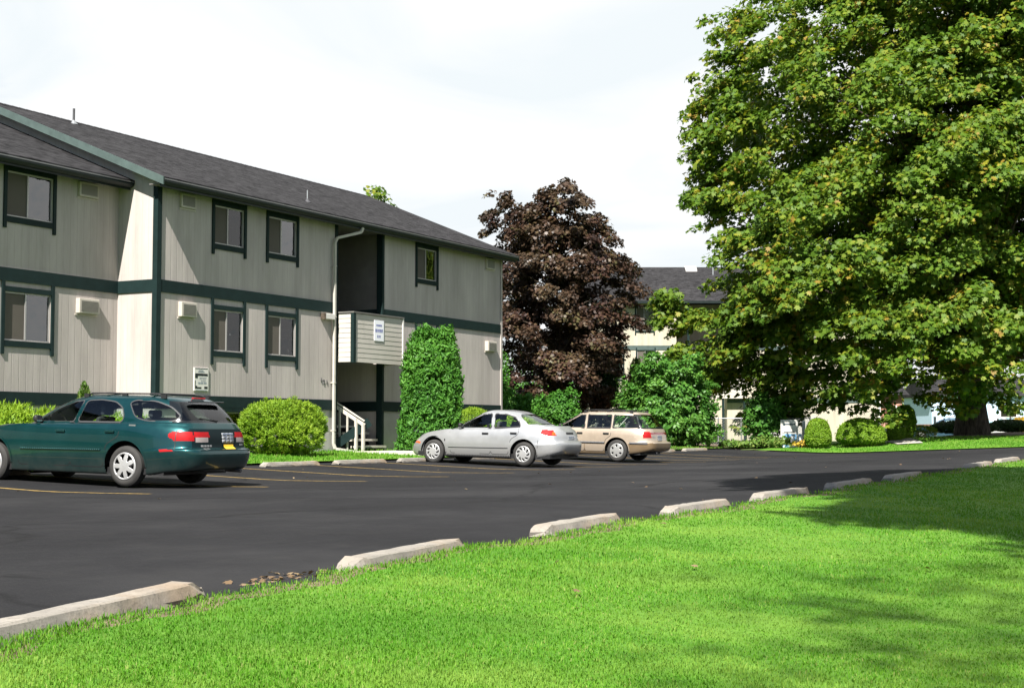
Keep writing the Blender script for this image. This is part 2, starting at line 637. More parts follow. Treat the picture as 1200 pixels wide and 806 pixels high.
def camera():
    cam = bpy.data.cameras.new('camera')
    cam.sensor_width = 36.0
    cam.lens = 36.0 * 1700 / 1200
    cam.clip_start = 0.1
    cam.clip_end = 4000
    o = bpy.data.objects.new('camera', cam)
    COL.objects.link(o)
    pit = math.atan(102 / 1700)
    f = Vector((DZ * math.cos(pit), DX * math.cos(pit), math.sin(pit)))
    o.location = (0, 0, EYE)
    o.rotation_euler = f.to_track_quat('-Z', 'Y').to_euler()
    SC.camera = o


def light():
    w = bpy.data.worlds.new('World')
    SC.world = w
    w.use_nodes = True
    nt = w.node_tree
    bg = nt.nodes['Background']
    sky = nt.nodes.new('ShaderNodeTexSky')
    sky.sky_type = 'NISHITA'
    sky.sun_disc = False
    sky.sun_elevation = SUN_EL
    sky.sun_rotation = math.atan2(SUN_H[0], SUN_H[1])
    sky.air_density = 1.0
    sky.dust_density = 0.7
    # thin bright cloud over most of the blue
    tc = nt.nodes.new('ShaderNodeTexCoord')
    sp = nt.nodes.new('ShaderNodeSeparateXYZ')
    nt.links.new(tc.outputs['Generated'], sp.inputs[0])
    den = nt.nodes.new('ShaderNodeMath')
    den.operation = 'ADD'
    den.inputs[1].default_value = 0.12
    ab = nt.nodes.new('ShaderNodeMath')
    ab.operation = 'ABSOLUTE'
    nt.links.new(sp.outputs[2], ab.inputs[0])
    nt.links.new(ab.outputs[0], den.inputs[0])
    cb = nt.nodes.new('ShaderNodeCombineXYZ')
    for i in (0, 1):
        dv = nt.nodes.new('ShaderNodeMath')
        dv.operation = 'DIVIDE'
        nt.links.new(sp.outputs[i], dv.inputs[0])
        nt.links.new(den.outputs[0], dv.inputs[1])
        nt.links.new(dv.outputs[0], cb.inputs[i])
    nz = nt.nodes.new('ShaderNodeTexNoise')
    nz.inputs['Scale'].default_value = 0.62
    nz.inputs['Detail'].default_value = 7
    nz.inputs['Roughness'].default_value = 0.6
    nz.inputs['Distortion'].default_value = 0.5
    nt.links.new(cb.outputs[0], nz.inputs['Vector'])
    # more cloud towards +x (ahead), clearer sky behind
    bias = nt.nodes.new('ShaderNodeMath')
    bias.operation = 'MULTIPLY_ADD'
    bias.inputs[1].default_value = 0.5
    nt.links.new(sp.outputs[0], bias.inputs[0])
    nt.links.new(nz.outputs[0], bias.inputs[2])
    mr = nt.nodes.new('ShaderNodeMapRange')
    mr.inputs[1].default_value = 0.46
    mr.inputs[2].default_value = 0.68
    nt.links.new(bias.outputs[0], mr.inputs[0])
    mx = nt.nodes.new('ShaderNodeMix')
    mx.data_type = 'RGBA'
    n2 = nt.nodes.new('ShaderNodeTexNoise')
    n2.inputs['Scale'].default_value = 1.3
    n2.inputs['Detail'].default_value = 6
    n2.inputs['Distortion'].default_value = 0.8
    nt.links.new(cb.outputs[0], n2.inputs['Vector'])
    m2 = nt.nodes.new('ShaderNodeMapRange')
    m2.inputs[1].default_value = 0.36
    m2.inputs[2].default_value = 0.56
    nt.links.new(n2.outputs[0], m2.inputs[0])
    cc = nt.nodes.new('ShaderNodeMix')
    cc.data_type = 'RGBA'
    cc.inputs[6].default_value = (6.7, 7.15, 7.4, 1)
    cc.inputs[7].default_value = CLOUD + (1,)
    nt.links.new(m2.outputs[0], cc.inputs[0])
    nt.links.new(cc.outputs[2], mx.inputs[7])
    nt.links.new(mr.outputs[0], mx.inputs[0])
    nt.links.new(sky.outputs[0], mx.inputs[6])
    nt.links.new(mx.outputs[2], bg.inputs[0])
    bg.inputs[1].default_value = SKY_STRENGTH
    s = bpy.data.lights.new('sun', 'SUN')
    s.energy = SUN_STRENGTH
    s.angle = R(0.53)
    s.color = (1.0, 0.955, 0.88)
    o = bpy.data.objects.new('sun', s)
    COL.objects.link(o)
    d = Vector((SUN_H[0] * math.cos(SUN_EL), SUN_H[1] * math.cos(SUN_EL), math.sin(SUN_EL)))
    o.location = d * 60
    o.rotation_euler = d.to_track_quat('Z', 'Y').to_euler()
    vs = SC.view_settings
    vs.view_transform = 'Standard'
    vs.look = 'None'
    vs.exposure = EXPOSURE
    vs.gamma = 1.0
    vs.use_curve_mapping = False
    SC.render.engine = 'CYCLES'
    cy = SC.cycles
    cy.use_denoising = True
    try:
        cy.denoiser = 'OPENIMAGEDENOISE'
    except Exception:
        pass
    cy.max_bounces = 7
    cy.diffuse_bounces = 3
    cy.glossy_bounces = 3
    cy.transmission_bounces = 4
    cy.transparent_max_bounces = 16
    cy.caustics_reflective = False
    cy.caustics_refractive = False
    cy.sample_clamp_indirect = 6.0


CLOUD = (7.8, 7.85, 7.9)
SKY_STRENGTH = 0.05
SUN_STRENGTH = 5.0
EXPOSURE = 1.42


# ------------------------------------------------------------------- the ground
def sheet(name, xs, ys, off, mat, label=None, keep=None, kind='structure', zf=None):
    zf = zf or zg
    xs, ys = np.asarray(xs), np.asarray(ys)
    v = [(x, y, zf(x, y) + off) for y in ys for x in xs]
    n = len(xs)
    f = []
    for j in range(len(ys) - 1):
        for i in range(n - 1):
            if keep and not keep((xs[i] + xs[i + 1]) / 2, (ys[j] + ys[j + 1]) / 2):
                continue
            f.append((j * n + i, j * n + i + 1, (j + 1) * n + i + 1, (j + 1) * n + i))
    me = fast_mesh(name, v, f, [mat], True)
    o = link(name, me)
    tag(o, label, None, None, kind)
    return o


LOT_NEAR, LOT_FAR, LOT_END = 5.2, 19.7, 53.7
DRIVE_T = 37.0         # the drive leaves the car park to the right beyond this


def lawn_edge(t):
    bend = -0.185 * max(0.0, 6.6 - t) - 0.06 * max(0.0, min(9.0, 9.0 - t))
    return LOT_NEAR + 0.04 + bend + 0.08 * math.sin(t * 1.7) + 0.05 * math.sin(t * 4.3 + 1) + 0.04 * math.sin(t * 9.1)


def ground():
    far = [-900, -400, -160, -80, -40]
    xs = far + list(np.arange(-20, 90, 2.0)) + [95, 110, 140, 200, 400, 900, 1600]
    ys = far + list(np.arange(-30, 60, 2.0)) + [65, 80, 120, 200, 400, 900, 1600]
    tag(sheet('ground', xs, ys, -0.05, M['ground']), 'open grassy ground around the car park')
    # car park
    xs = list(np.arange(-30, 53.71, 0.9)) + [53.7]
    ys = [-40, -30, -20, -10, -5, 0, 1.0, 2.0, 3.0, 3.8, 4.4, 4.9] + list(np.arange(5.3, 19.7, 0.6)) + [19.7]
    tag(sheet('parking_lot', xs, ys, 0.0, M['asphalt'], keep=lambda a, b: b > 4.9 or a > DRIVE_T or (a < 9 and b > 1.0)),
        'dark asphalt car park with yellow bay lines')
    # near lawn (camera side): wavy edge
    xs = np.arange(-12, DRIVE_T + 0.01, 0.25)
    rows = [1.0, 0.985, 0.96, 0.9, 0.8, 0.65, 0.45, 0.2, -0.2, -0.8, -1.8, -4.0]
    v, f = [], []
    for r in rows:
        for t in xs:
            p = -0.8 + (lawn_edge(t) + 0.8) * r if r >= 0 else -0.8 + r * 5
            z = zg(t, p) + (0.012 if r < 1 else -0.02)
            v.append((t, p, z))
    n = len(xs)
    for j in range(len(rows) - 1):
        for i in range(n - 1):
            f.append((j * n + i, (j + 1) * n + i, (j + 1) * n + i + 1, j * n + i + 1))
    mi = [1 if k < 2 * (n - 1) else 0 for k in range(len(f))]
    o = link('lawn', fast_mesh('lawn', v, f, [M['turf'], M['soil']], True, mi))
    tag(o, 'bright mown lawn in front of the car park', None, None, 'structure')
    # lawn beyond the car park end, kerb-high above the asphalt
    xs = [53.7, 53.8, 54.2] + list(np.arange(55, 80, 1.0))
    ys = list(np.arange(-40, 15, 1.5)) + [15, 16, 17.0, 18.4]
    tag(sheet('far_lawn', xs, ys, 0.035, M['turf'], keep=lambda a, b: not (a > 64 and b > -4)), 'lawn strip beyond the end of the car park')
    xs = [64, 66, 68, 70, 74, 80, 90]
    ys = list(np.arange(-5.5, 15, 1.5))
    tag(sheet('bark_bed', xs, ys, 0.02, M['soil'], keep=lambda a, b: True), 'dark bark bed under the maple')
    # strip between car park and building
    xs = np.arange(-5, 60.1, 0.8)
    tag(sheet('planting_strip', xs, [19.7, 19.72, 20.4, 21.2, 22.0, 22.8, 23.4, 24.6], 0.045, M['turf']), 'strip of lawn in front of the building')
    xs = np.arange(42.5, 66, 1.0)
    tag(sheet('planting_bed', xs, [19.75, 20.5, 22, 24, 26, 28, 30, 33], 0.06, M['soil']), 'soil bed between the two buildings')
    # concrete walk to the entry
    mb = MB()
    for a, b in ((32.55, 33.75), (33.77, 34.97), (34.99, 36.1)):
        z = zg(34, 22)
        mb.box(a, b, 19.9, 22.5, z - 0.1, z + 0.09)
    tag(mb.build('entry_path', M['concrete'], bevel=0.01), 'concrete path up to the stair entry', None, None, 'structure')
    # beige path on the far lawn
    mb = MB()
    for i in range(24):
        q = []
        for k, sd in ((i, 0), (i, 1), (i + 1, 1), (i + 1, 0)):
            Z = 56.4 + 0.4 * k
            X = 14.95 + 0.13 * (Z - 56.4) * (0.6 if sd == 0 else 1.0) + sd * (1.0 + 0.05 * (Z - 56.4))
            x, y = cw(X, Z)
            q.append((x, y, zg(x, y) + 0.075))
        mb.poly(q)
    tag(mb.build('garden_path', M['concrete']), 'beige path beside the clipped bushes', None, None, 'structure')
    # street far behind
    xs = [78, 84, 92, 100, 108]
    ys = list(np.arange(-60, 14, 4.0))
    tag(sheet('street', xs, ys, 0.03, M['asphalt']), 'street in the distance', None, None, 'structure')


def bay_lines():
    T = [15.4 + 2.69 * k for k in range(-3, 12)]
    mb = MB()
    for t in T:
        w = 0.052
        n = 12
        p0, p1 = 14.1 + random.uniform(-0.06, 0.06), 19.25
        for i in range(n):
            a = p0 + (p1 - p0) * i / n
            b = p0 + (p1 - p0) * (i + 1) / n
            mb.poly([(t - w, a, zlot(t, a) + 0.005), (t + w, a, zlot(t, a) + 0.005),
                     (t + w, b, zlot(t, b) + 0.005), (t - w, b, zlot(t, b) + 0.005)])
    tag(mb.build('bay_lines', M['yellow']), 'faded yellow parking bay lines', None, None, 'structure')


def stop_mesh(L, seed):
    """precast wheel stop: chamfered bar, worn and chipped"""
    rs = np.random.default_rng(seed)
    prof = [(-0.088, 0.0), (-0.085, 0.03), (-0.068, 0.083), (-0.056, 0.092), (0.056, 0.092), (0.068, 0.083), (0.085, 0.03), (0.088, 0.0)]
    st = [0, 0.03, 0.10, 0.17] + list(np.linspace(0.3, L - 0.3, 12)) + [L - 0.17, L - 0.10, L - 0.03, L]
    v, f = [], []
    for i, s in enumerate(st):
        e = min(s, L - s)
        hz = 0.5 + 0.5 * min(1, e / 0.10) if e < 0.10 else 1.0
        ww = 0.86 + 0.14 * min(1, e / 0.12)
        for (a, b) in prof:
            j = rs.normal(0, 0.0018 if 0.12 < s < L - 0.12 else 0.006, 3)
            v.append((s - L / 2 + j[0], a * ww * 1.1 + j[1], max(0, b * hz * 1.02 + (j[2] if b > 0.01 else 0))))
    n = len(prof)
    for i in range(len(st) - 1):
        for k in range(n - 1):
            f.append((i * n + k, i * n + k + 1, (i + 1) * n + k + 1, (i + 1) * n + k))
    me = bpy.data.meshes.new('wheel_stop')
    e = (len(st) - 1) * n
    fs = f + [tuple(range(n - 1, -1, -1)), tuple(e + k for k in range(n))]
    fs = [tuple(reversed(q)) for q in fs]
    me.from_pydata(v, [], fs)
    me.materials.append(M['stop'])
    me.update()
    return me


def wheel_stops():
    near = [(4.75, 4.80, 2.25, 'nearest concrete wheel stop, cut off by the left edge beside the lawn'),
            (8.2, 5.24, 1.66, 'concrete wheel stop with an orange stained end, second nearest on the lawn edge'),
            (11.22, 5.43, 1.66, 'pale clean concrete wheel stop, third along the lawn edge'),
            (13.88, 5.38, 1.62, 'concrete wheel stop just before the tree shadow on the lawn edge'),
            (16.65, 5.40, 1.75, 'first shaded concrete wheel stop inside the tree shadow on the lawn edge'),
            (19.5, 5.36, 1.9, 'second shaded concrete wheel stop deeper in the tree shadow'),
            (22.4, 5.33, 1.9, 'third shaded wheel stop at the back of the tree shadow'),
            (28.1, 5.30, 2.2, 'sunlit wheel stop beyond the tree shadow near the right edge'),
            (31.6, 5.36, 2.2, 'farthest sunlit wheel stop of the lawn row at the right edge')]
    far = [(25.3, 19.12, 1.9, 'wheel stop in front of the round yellow green bush'),
           (27.9, 19.10, 2.0, 'cracked wheel stop in front of the stair entry'),
           (30.45, 19.05, 1.9, 'wheel stop at the nose of the silver sedan'),
           (33.2, 19.08, 1.9, 'wheel stop seen under the silver sedan between its wheels'),
           (17.2, 19.35, 1.9, 'wheel stop seen under the teal wagon behind its front wheel'),
           (46.2, 19.2, 2.2, 'wheel stop in front of the big leafy shrub'),
           (49.6, 19.3, 2.2, 'wheel stop near the right side of the big leafy shrub')]
    pools = {}
    for i, (t, p, L, lab) in enumerate(near + far):
        key = round(L, 1), i % 4
        if key not in pools:
            pools[key] = stop_mesh(L, i + 3)
        o = link('wheel_stop', pools[key])
        z = zlot(t, p)
        o.location = (t, p, z + 0.002)
        o.rotation_euler = (random.uniform(-0.02, 0.02), -0.008 if i < 9 else 0, random.uniform(-0.012, 0.012) + {0: 0.21, 1: 0.11, 2: 0.04}.get(i, 0.0))
        tag(o, lab, 'wheel stop', 'concrete wheel stops along the lawn' if i < 9 else 'concrete wheel stops before the building')
# --------------------------------------------------------- the near apartment block
P3, P4 = 23.2, 24.4            # main front and the set-back wing front
T0, T1 = 25.55, 42.1           # ends of the main front
WT = -2.0                      # the wing runs out of the frame to the left
BAND = (4.13, 4.42)
SILL = (1.47, 1.75)
EAVE_Z = 6.70
SLOPE = 0.41


def wall_y(mb, y, t0, t1, z0, z1, holes, flip=False):
    """a wall facing -y as a grid of rectangles with rectangular holes"""
    ts = sorted({t0, t1, *[h[0] for h in holes], *[h[1] for h in holes]})
    zs = sorted({z0, z1, *[h[2] for h in holes], *[h[3] for h in holes]})
    ts = [t for t in ts if t0 <= t <= t1]
    zs = [z for z in zs if z0 <= z <= z1]
    for i in range(len(ts) - 1):
        for j in range(len(zs) - 1):
            a, b = (ts[i] + ts[i + 1]) / 2, (zs[j] + zs[j + 1]) / 2
            if any(h[0] < a < h[1] and h[2] < b < h[3] for h in holes):
                continue
            q = [(ts[i], y, zs[j]), (ts[i + 1], y, zs[j]), (ts[i + 1], y, zs[j + 1]), (ts[i], y, zs[j + 1])]
            mb.poly(q if not flip else q[::-1])
    for a, b, c, d in holes:                       # reveals
        e = 0.11
        mb.poly([(a, y, c), (a, y + e, c), (b, y + e, c), (b, y, c)][::-1])
        mb.poly([(a, y, d), (b, y, d), (b, y + e, d), (a, y + e, d)][::-1])
        mb.poly([(a, y, c), (a, y, d), (a, y + e, d), (a, y + e, c)][::-1])
        mb.poly([(b, y, c), (b, y + e, c), (b, y + e, d), (b, y, d)][::-1])


def window(root, y, a, b, z0, z1, style, left_dark=0.46):
    """aluminium slider in a wall facing -y: frame, panes, blind behind"""
    fr = MB()
    w = 0.024
    for x0, x1, c0, c1 in ((a, b, z0, z0 + w), (a, b, z1 - w, z1), (a, a + w, z0 + w, z1 - w), (b - w, b, z0 + w, z1 - w)):
        fr.box(x0, x1, y + 0.015, y + 0.07, c0, c1)
    m = a + (b - a) * left_dark
    fr.box(m - 0.018, m + 0.018, y + 0.008, y + 0.066, z0 + w, z1 - w)
    o = fr.build('window', M['alu'], root)
    g = MB()
    g.box(m + 0.022, b - w, y + 0.04, y + 0.046, z0 + w, z1 - w)
    g.build('pane', M['glass_dark' if style == 'open' else 'glass'], o)
    s = MB()
    s.box(a + w, m - 0.022, y + 0.028, y + 0.034, z0 + w, z1 - w)
    s.build('screen', M['screen'], o)
    bl = MB()
    n = 14
    rw = random.Random(int(a * 100 + z0 * 10))
    dx = (b - a - 0.1) / n
    gap = rw.choice((0, 0, 1, 2, 3))
    zb = z0 + 0.04 if style != 'half' else z0 + 0.16
    for i in range(n):
        if gap and i in (n - 1 - gap, n - 2 - gap) :
            continue
        x = a + 0.05 + dx * i
        bl.poly([(x, y + 0.085, zb), (x + dx * 0.96, y + 0.098, zb), (x + dx * 0.96, y + 0.098, z1 - 0.03), (x, y + 0.085, z1 - 0.03)])
    if style == 'open':
        bl = MB()
        bl.box(a + 0.05, a + (b - a) * 0.52, y + 0.088, y + 0.094, z0 + 0.04, z1 - 0.03)
    bl.build('blind', M['blind_white'] if style == 'white' else M['blind'], o)
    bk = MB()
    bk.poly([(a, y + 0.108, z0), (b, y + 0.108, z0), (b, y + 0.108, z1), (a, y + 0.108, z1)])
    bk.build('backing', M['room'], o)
    return o


def trims(root, y, a, b, top, z0, z1, low, header=True):
    """dark boards round one window: two battens and two rails"""
    tr = MB()
    d = 0.036
    tr.box(a - 0.095, a - 0.01, y - d, y - 0.001, low, top)
    tr.box(b + 0.01, b + 0.095, y - d, y - 0.001, low, top)
    tr.box(a - 0.009, b + 0.009, y - d + 0.006, y - 0.001, z0 - 0.14, z0 - 0.01)
    tr.box(a - 0.009, b + 0.009, y - d + 0.006, y - 0.001, z1 + 0.01, z1 + (0.12 if header else 0.16))
    tr.build('window_trim', M['trim'], root)


def air_con(root, y, a, b, z0, z1, e):
    mb = MB()
    mb.box(a, b, y - e, y + 0.02, z0, z1)
    o = mb.build('air_conditioner', M['ac_metal'], root, bevel=0.012)
    g = MB()
    m = 0.05
    g.box(a + m, b - m, y - e - 0.004, y - e + 0.002, z0 + m, z1 - m)
    n = 9
    for i in range(n):
        zz = z0 + m + (z1 - z0 - 2 * m) * (i + 0.5) / n
        g.box(a + m + 0.01, b - m - 0.01, y - e - 0.011, y - e - 0.004, zz - 0.006, zz + 0.006)
    g.build('grille', M['ac_grille'], o)
    s = MB()
    s.box(a - 0.03, b + 0.03, y - 0.02, y - 0.001, z0 - 0.045, z0 - 0.005)
    s.build('sleeve', M['ac_metal'], o)


def near_building():
    root = empty('apartment_building', (33.8, 23.2, 0.25), label='long grey two storey apartment block with dark green trim on the left', cat='apartment building')
    G0 = 0.05
    # openings
    WIN = []       # (y, a, b, z0, z1, batten top, batten low, style)
    for a, b in ((27.56, 28.68), (29.68, 30.86), (36.86, 37.97)):
        WIN.append((P3, a, b, 5.49, 6.42, 6.60, 5.22, 'tan' if a < 29 else 'open'))
        WIN.append((P3, a, b, 2.86, 3.86, 4.13, 2.52, 'tan' if a < 29 else 'half'))
    WIN.append((P3, 27.56, 28.68, 0.72, 1.36, 1.47, 0.6, 'tan'))
    for a, b in ((22.15, 23.46), (18.5, 19.8), (15.5, 16.8)):
        WIN.append((P4, a, b, 5.55, 6.52, 6.66, 5.28, 'open'))
        WIN.append((P4, a, b, 2.86, 3.90, 4.13, 2.56, 'open'))
    holes3 = [(w[1], w[2], w[3], w[4]) for w in WIN if w[0] == P3]
    REC = (32.72, 35.02)
    wall = MB()
    top = 6.62
    wall = MB()
    wall_y(wall, P3, T0, REC[0], SILL[0] - 0.02, top, [h for h in holes3 if h[2] > 1.4 and h[1] < REC[0]])
    wall_y(wall, P3, REC[1], T1, SILL[0] - 0.02, top, [h for h in holes3 if h[2] > 1.4 and h[0] > REC[1]])
    holes4 = [(w[1], w[2], w[3], w[4]) for w in WIN if w[0] == P4]
    wall_y(wall, P4, WT, T0, SILL[0] - 0.02, top + 0.1, holes4)
    # return wall between wing and main front (faces -x), reaching up to the gable
    def zr(p):
        return EAVE_Z - 0.10 + SLOPE * (p - (P3 - 0.48))
    pr = P3 - 0.48 + 5.98
    wall.poly([(T0, P3, SILL[0] - 0.02), (T0, P3, zr(P3)), (T0, pr, zr(pr)), (T0, pr, SILL[0] - 0.02)])
    pb = pr + 5.5
    wall.poly([(T0, pr, SILL[0] - 0.02), (T0, pr, zr(pr)), (T0, pb, zr(pr) - SLOPE * 5.5), (T0, pb, SILL[0] - 0.02)])
    # far gable end and back
    wall.poly([(T1, P3, G0), (T1, pb, G0), (T1, pb, zr(pr) - SLOPE * 5.5), (T1, pr, zr(pr)), (T1, P3, zr(P3))])
    wall.poly([(WT, pb, G0), (WT, pb, 6.6), (T1, pb, 6.6), (T1, pb, G0)])
    wall.poly([(WT, P4, G0), (WT, P4, 6.7), (WT, pr + 1.0, 9.0), (WT, pb, 6.6), (WT, pb, G0)])
    # stair recess inside
    D = 3.4
    for (x, fl) in ((REC[1], False), (REC[0], True)):
        q = [(x, P3, G0), (x, P3, 6.6), (x, P3 + D, 6.6), (x, P3 + D, G0)]
        wall.poly(q if not fl else q[::-1])
    wall.poly([(REC[0], P3 + D, G0), (REC[1], P3 + D, G0), (REC[1], P3 + D, 6.6), (REC[0], P3 + D, 6.6)])
    wall.build('wall', M['siding'], root)
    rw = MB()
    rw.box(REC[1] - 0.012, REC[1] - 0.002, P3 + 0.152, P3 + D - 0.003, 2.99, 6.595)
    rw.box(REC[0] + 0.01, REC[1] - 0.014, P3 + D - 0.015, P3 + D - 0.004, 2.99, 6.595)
    rw.build('recess_shade_panel', M['recess'], root)  # thin panels over the siding, coloured dark to stand in for shade
    fd = MB()
    wall_y(fd, P3 + 0.012, T0, REC[0], G0, SILL[0] - 0.02, [h for h in holes3 if h[3] < 1.45])
    wall_y(fd, P3 + 0.012, REC[1], T1, G0, SILL[0] - 0.02, [])
    wall_y(fd, P4 + 0.012, WT, T0, G0, SILL[0] - 0.02, [])
    fd.poly([(T0 + 0.012, P3 + 0.012, G0), (T0 + 0.012, P3 + 0.012, SILL[0] - 0.02), (T0 + 0.012, P4 + 0.5, SILL[0] - 0.02), (T0 + 0.012, P4 + 0.5, G0)])
    fd.build('foundation', M['foundation'], root)
    # belts
    d = 0.032
    for nm, (z0, z1) in (('floor_band', BAND), ('sill_band', SILL)):
        mb = MB()
        mb.box(T0 + 0.1, REC[0] - 0.11, P3 - d, P3 - 0.001, z0, z1)
        mb.box(REC[1] + 0.003, T1, P3 - d, P3 - 0.001, z0, z1)
        mb.box(WT, T0 - d - 0.002, P4 - d, P4 - 0.001, z0, z1)
        mb.box(T0 - d, T0 - 0.001, P3 + 0.1, P4 - 0.002, z0, z1)
        # inside the recess
        mb.box(REC[1] - d, REC[1] - 0.001, P3 + 0.16, P3 + D - 0.02, z0, z1)
        mb.build(nm, M['trim'], root)
    mb = MB()
    mb.box(T0 - 0.045, T0 + 0.10, P3 - 0.045, P3 + 0.10, SILL[0], 6.60)
    mb.build('corner_post', M['trim'], root)
    mb = MB()
    mb.box(T1 - 0.06, T1 + 0.035, P3 - 0.036, P3 + 0.1, SILL[0], 6.60)
    mb.build('corner_board', M['siding'], root)
    mb = MB()
    mb.box(REC[1] - 0.1, REC[1] + 0.002, P3 - 0.05, P3 + 0.15, 0.2, 6.62)
    mb.build('recess_post', M['trim'], root)
    mb = MB()
    mb.box(REC[0] - 0.1, REC[0] + 0.003, P3 - 0.036, P3 + 0.12, 0.2, 6.62)
    mb.build('recess_post', M['trim'], root)
    for (y, a, b, z0, z1, tp, low, st) in WIN:
        window(root, y, a, b, z0, z1, st)
        trims(root, y, a, b, tp, z0, z1, low, z1 < 4.5)
    for a, b, z0, z1, e, y in ((26.30, 26.83, 6.20, 6.54, 0.06, P3), (26.30, 26.84, 3.60, 3.95, 0.11, P3), (41.02, 41.6, 6.18, 6.54, 0.07, P3),
                               (41.02, 41.6, 3.50, 3.82, 0.13, P3), (24.22, 24.82, 6.26, 6.60, 0.07, P4), (24.22, 24.85, 3.58, 3.92, 0.12, P4)):
        air_con(root, y, a, b, z0, z1, e)
    # roof: main block
    py0, pr_, py1 = P3 - 0.48, pr, pb + 0.48
    def slab(mb, t0, t1, ya, za, yb, zb, th=0.09):
        pts = [(t0, ya, za), (t0, yb, zb), (t0, yb, zb - th), (t0, ya, za - th)]
        mb.prism(pts, (t1 - t0, 0, 0))
    zrid = EAVE_Z + 0.03 + SLOPE * (pr_ - py0)
    rf = MB()
    slab(rf, 25.2, 42.46, py0, EAVE_Z + 0.03, pr_, zrid)
    slab(rf, 25.2, 42.46, py1, zrid - SLOPE * (py1 - pr_), pr_ + 0.001, zrid)
    # wing roof
    wy0 = P4 - 0.48
    wr = wy0 + 5.3
    slab(rf, WT - 0.3, T0 - 0.004, wy0, EAVE_Z + 0.08, wr, EAVE_Z + 0.08 + SLOPE * (wr - wy0))
    slab(rf, WT - 0.3, T0 - 0.004, py1, EAVE_Z - 0.1, wr + 0.001, EAVE_Z + 0.08 + SLOPE * (wr - wy0))
    roof = rf.build('roof', M['shingle'], root)
    # ridge caps
    rc = MB()
    n = int((42.46 - 25.2) / 0.24)
    for i in range(n):
        a = 25.2 + i * 0.24
        rc.prism([(a, pr_ - 0.14, zrid - 0.045), (a, pr_, zrid + 0.024), (a, pr_ + 0.14, zrid - 0.045), (a, pr_, zrid - 0.03)], (0.232, 0, -0.006))
    rc.build('ridge_cap', M['shingle'], roof)
    # soffits, gutters, rake boards
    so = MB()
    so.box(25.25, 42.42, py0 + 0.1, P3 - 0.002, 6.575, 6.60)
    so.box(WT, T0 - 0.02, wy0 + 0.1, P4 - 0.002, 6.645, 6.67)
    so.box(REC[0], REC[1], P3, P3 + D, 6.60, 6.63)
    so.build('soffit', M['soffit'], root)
    def gutter(t0, t1, y, z):
        g = MB()
        prof = [(0.0, 0.0), (0.0, -0.11), (-0.03, -0.125), (-0.075, -0.10), (-0.105, -0.055), (-0.105, 0.0), (-0.098, 0.0), (-0.098, -0.05), (-0.07, -0.09), (-0.008, -0.10), (-0.008, 0.0)]
        g.prism([(t0, y + 0.1 + a, z + b) for a, b in prof], (t1 - t0, 0, 0))
        g.box(t0, t1, y + 0.101, y + 0.125, z - 0.17, z + 0.0)
        o = g.build('gutter', M['gutter'], root)
        e = MB()
        e.box(t0, t1, y - 0.012, y - 0.004, z - 0.012, z + 0.012)
        e.build('drip_edge', M['drip'], o)
    gutter(25.22, 42.44, py0, EAVE_Z - 0.02)
    gutter(WT, T0 - 0.03, wy0, EAVE_Z + 0.03)
    rk = MB()
    for t in (25.165,):
        rk.prism([(t, py0 - 0.02, EAVE_Z + 0.02), (t, pr_, zrid - 0.004), (t, pr_, zrid - 0.19), (t, py0 - 0.02, EAVE_Z - 0.165)], (0.034, 0, 0))
        rk.prism([(t, py1, zrid - SLOPE * (py1 - pr_)), (t, pr_ + 0.002, zrid - 0.004), (t, pr_ + 0.002, zrid - 0.19), (t, py1, zrid - SLOPE * (py1 - pr_) - 0.185)], (0.034, 0, 0))
    rk.build('rake_board', M['trim_worn'], root)
    rk = MB()
    t = 42.462
    rk.prism([(t, py0, EAVE_Z + 0.02), (t, pr_, zrid - 0.004), (t, pr_, zrid - 0.19), (t, py0, EAVE_Z - 0.165)], (0.034, 0, 0))
    rk.build('rake_board', M['trim'], root)
    # rake soffit under the near gable
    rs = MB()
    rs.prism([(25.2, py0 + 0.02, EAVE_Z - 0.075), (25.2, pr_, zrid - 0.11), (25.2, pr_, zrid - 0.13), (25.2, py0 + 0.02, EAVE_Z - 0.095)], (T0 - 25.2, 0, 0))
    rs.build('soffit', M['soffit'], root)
    # downspout with offset at the top and a kick at the foot
    ds = MB()
    x, y = 32.50, P3 - 0.09
    rr = [(33.35, py0 + 0.05, 6.55), (33.3, py0 + 0.08, 6.42), (32.58, y - 0.02, 6.2), (x, y, 6.08), (x, y, 3.0), (x, y, 0.55), (x + 0.02, y - 0.04, 0.42), (x + 0.5, y - 0.35, 0.33)]
    for a, b in zip(rr[:-1], rr[1:]):
        ds.bar(a, b, 0.07, 0.06, up=(0, 1, 0))
    o = ds.build('downspout', M['downspout'], root)
    for zz in (5.4, 4.0, 2.2, 0.9):
        st = MB()
        st.box(x - 0.045, x + 0.045, y - 0.04, y + 0.085, zz, zz + 0.03)
        st.build('strap', M['downspout'], o)
    # landing balcony: lap sided box
    by, ba, bb = P3 - 0.57, 32.72, 35.22
    z0, z1 = 2.79, 4.12
    bal = MB()
    bal.box(ba + 0.02, bb - 0.02, by + 0.02, P3 - 0.003, z0 + 0.10, z0 + 0.16)            # floor
    bal.box(REC[0] + 0.002, REC[1] - 0.14, P3, P3 + D - 0.01, z0 + 0.10, z0 + 0.2)
    bal.box(ba + 0.02, bb - 0.02, by + 0.02, by + 0.08, z0, z1)                       # core of the parapet
    bal.box(ba + 0.02, ba + 0.08, by + 0.08, P3 - 0.06, z0, z1)
    bal.box(bb - 0.08, bb - 0.02, by + 0.08, P3 - 0.04, z0, z1)
    o = bal.build('balcony', M['siding'], root)
    lp = MB()
    n = 10
    h = (z1 - z0) / n
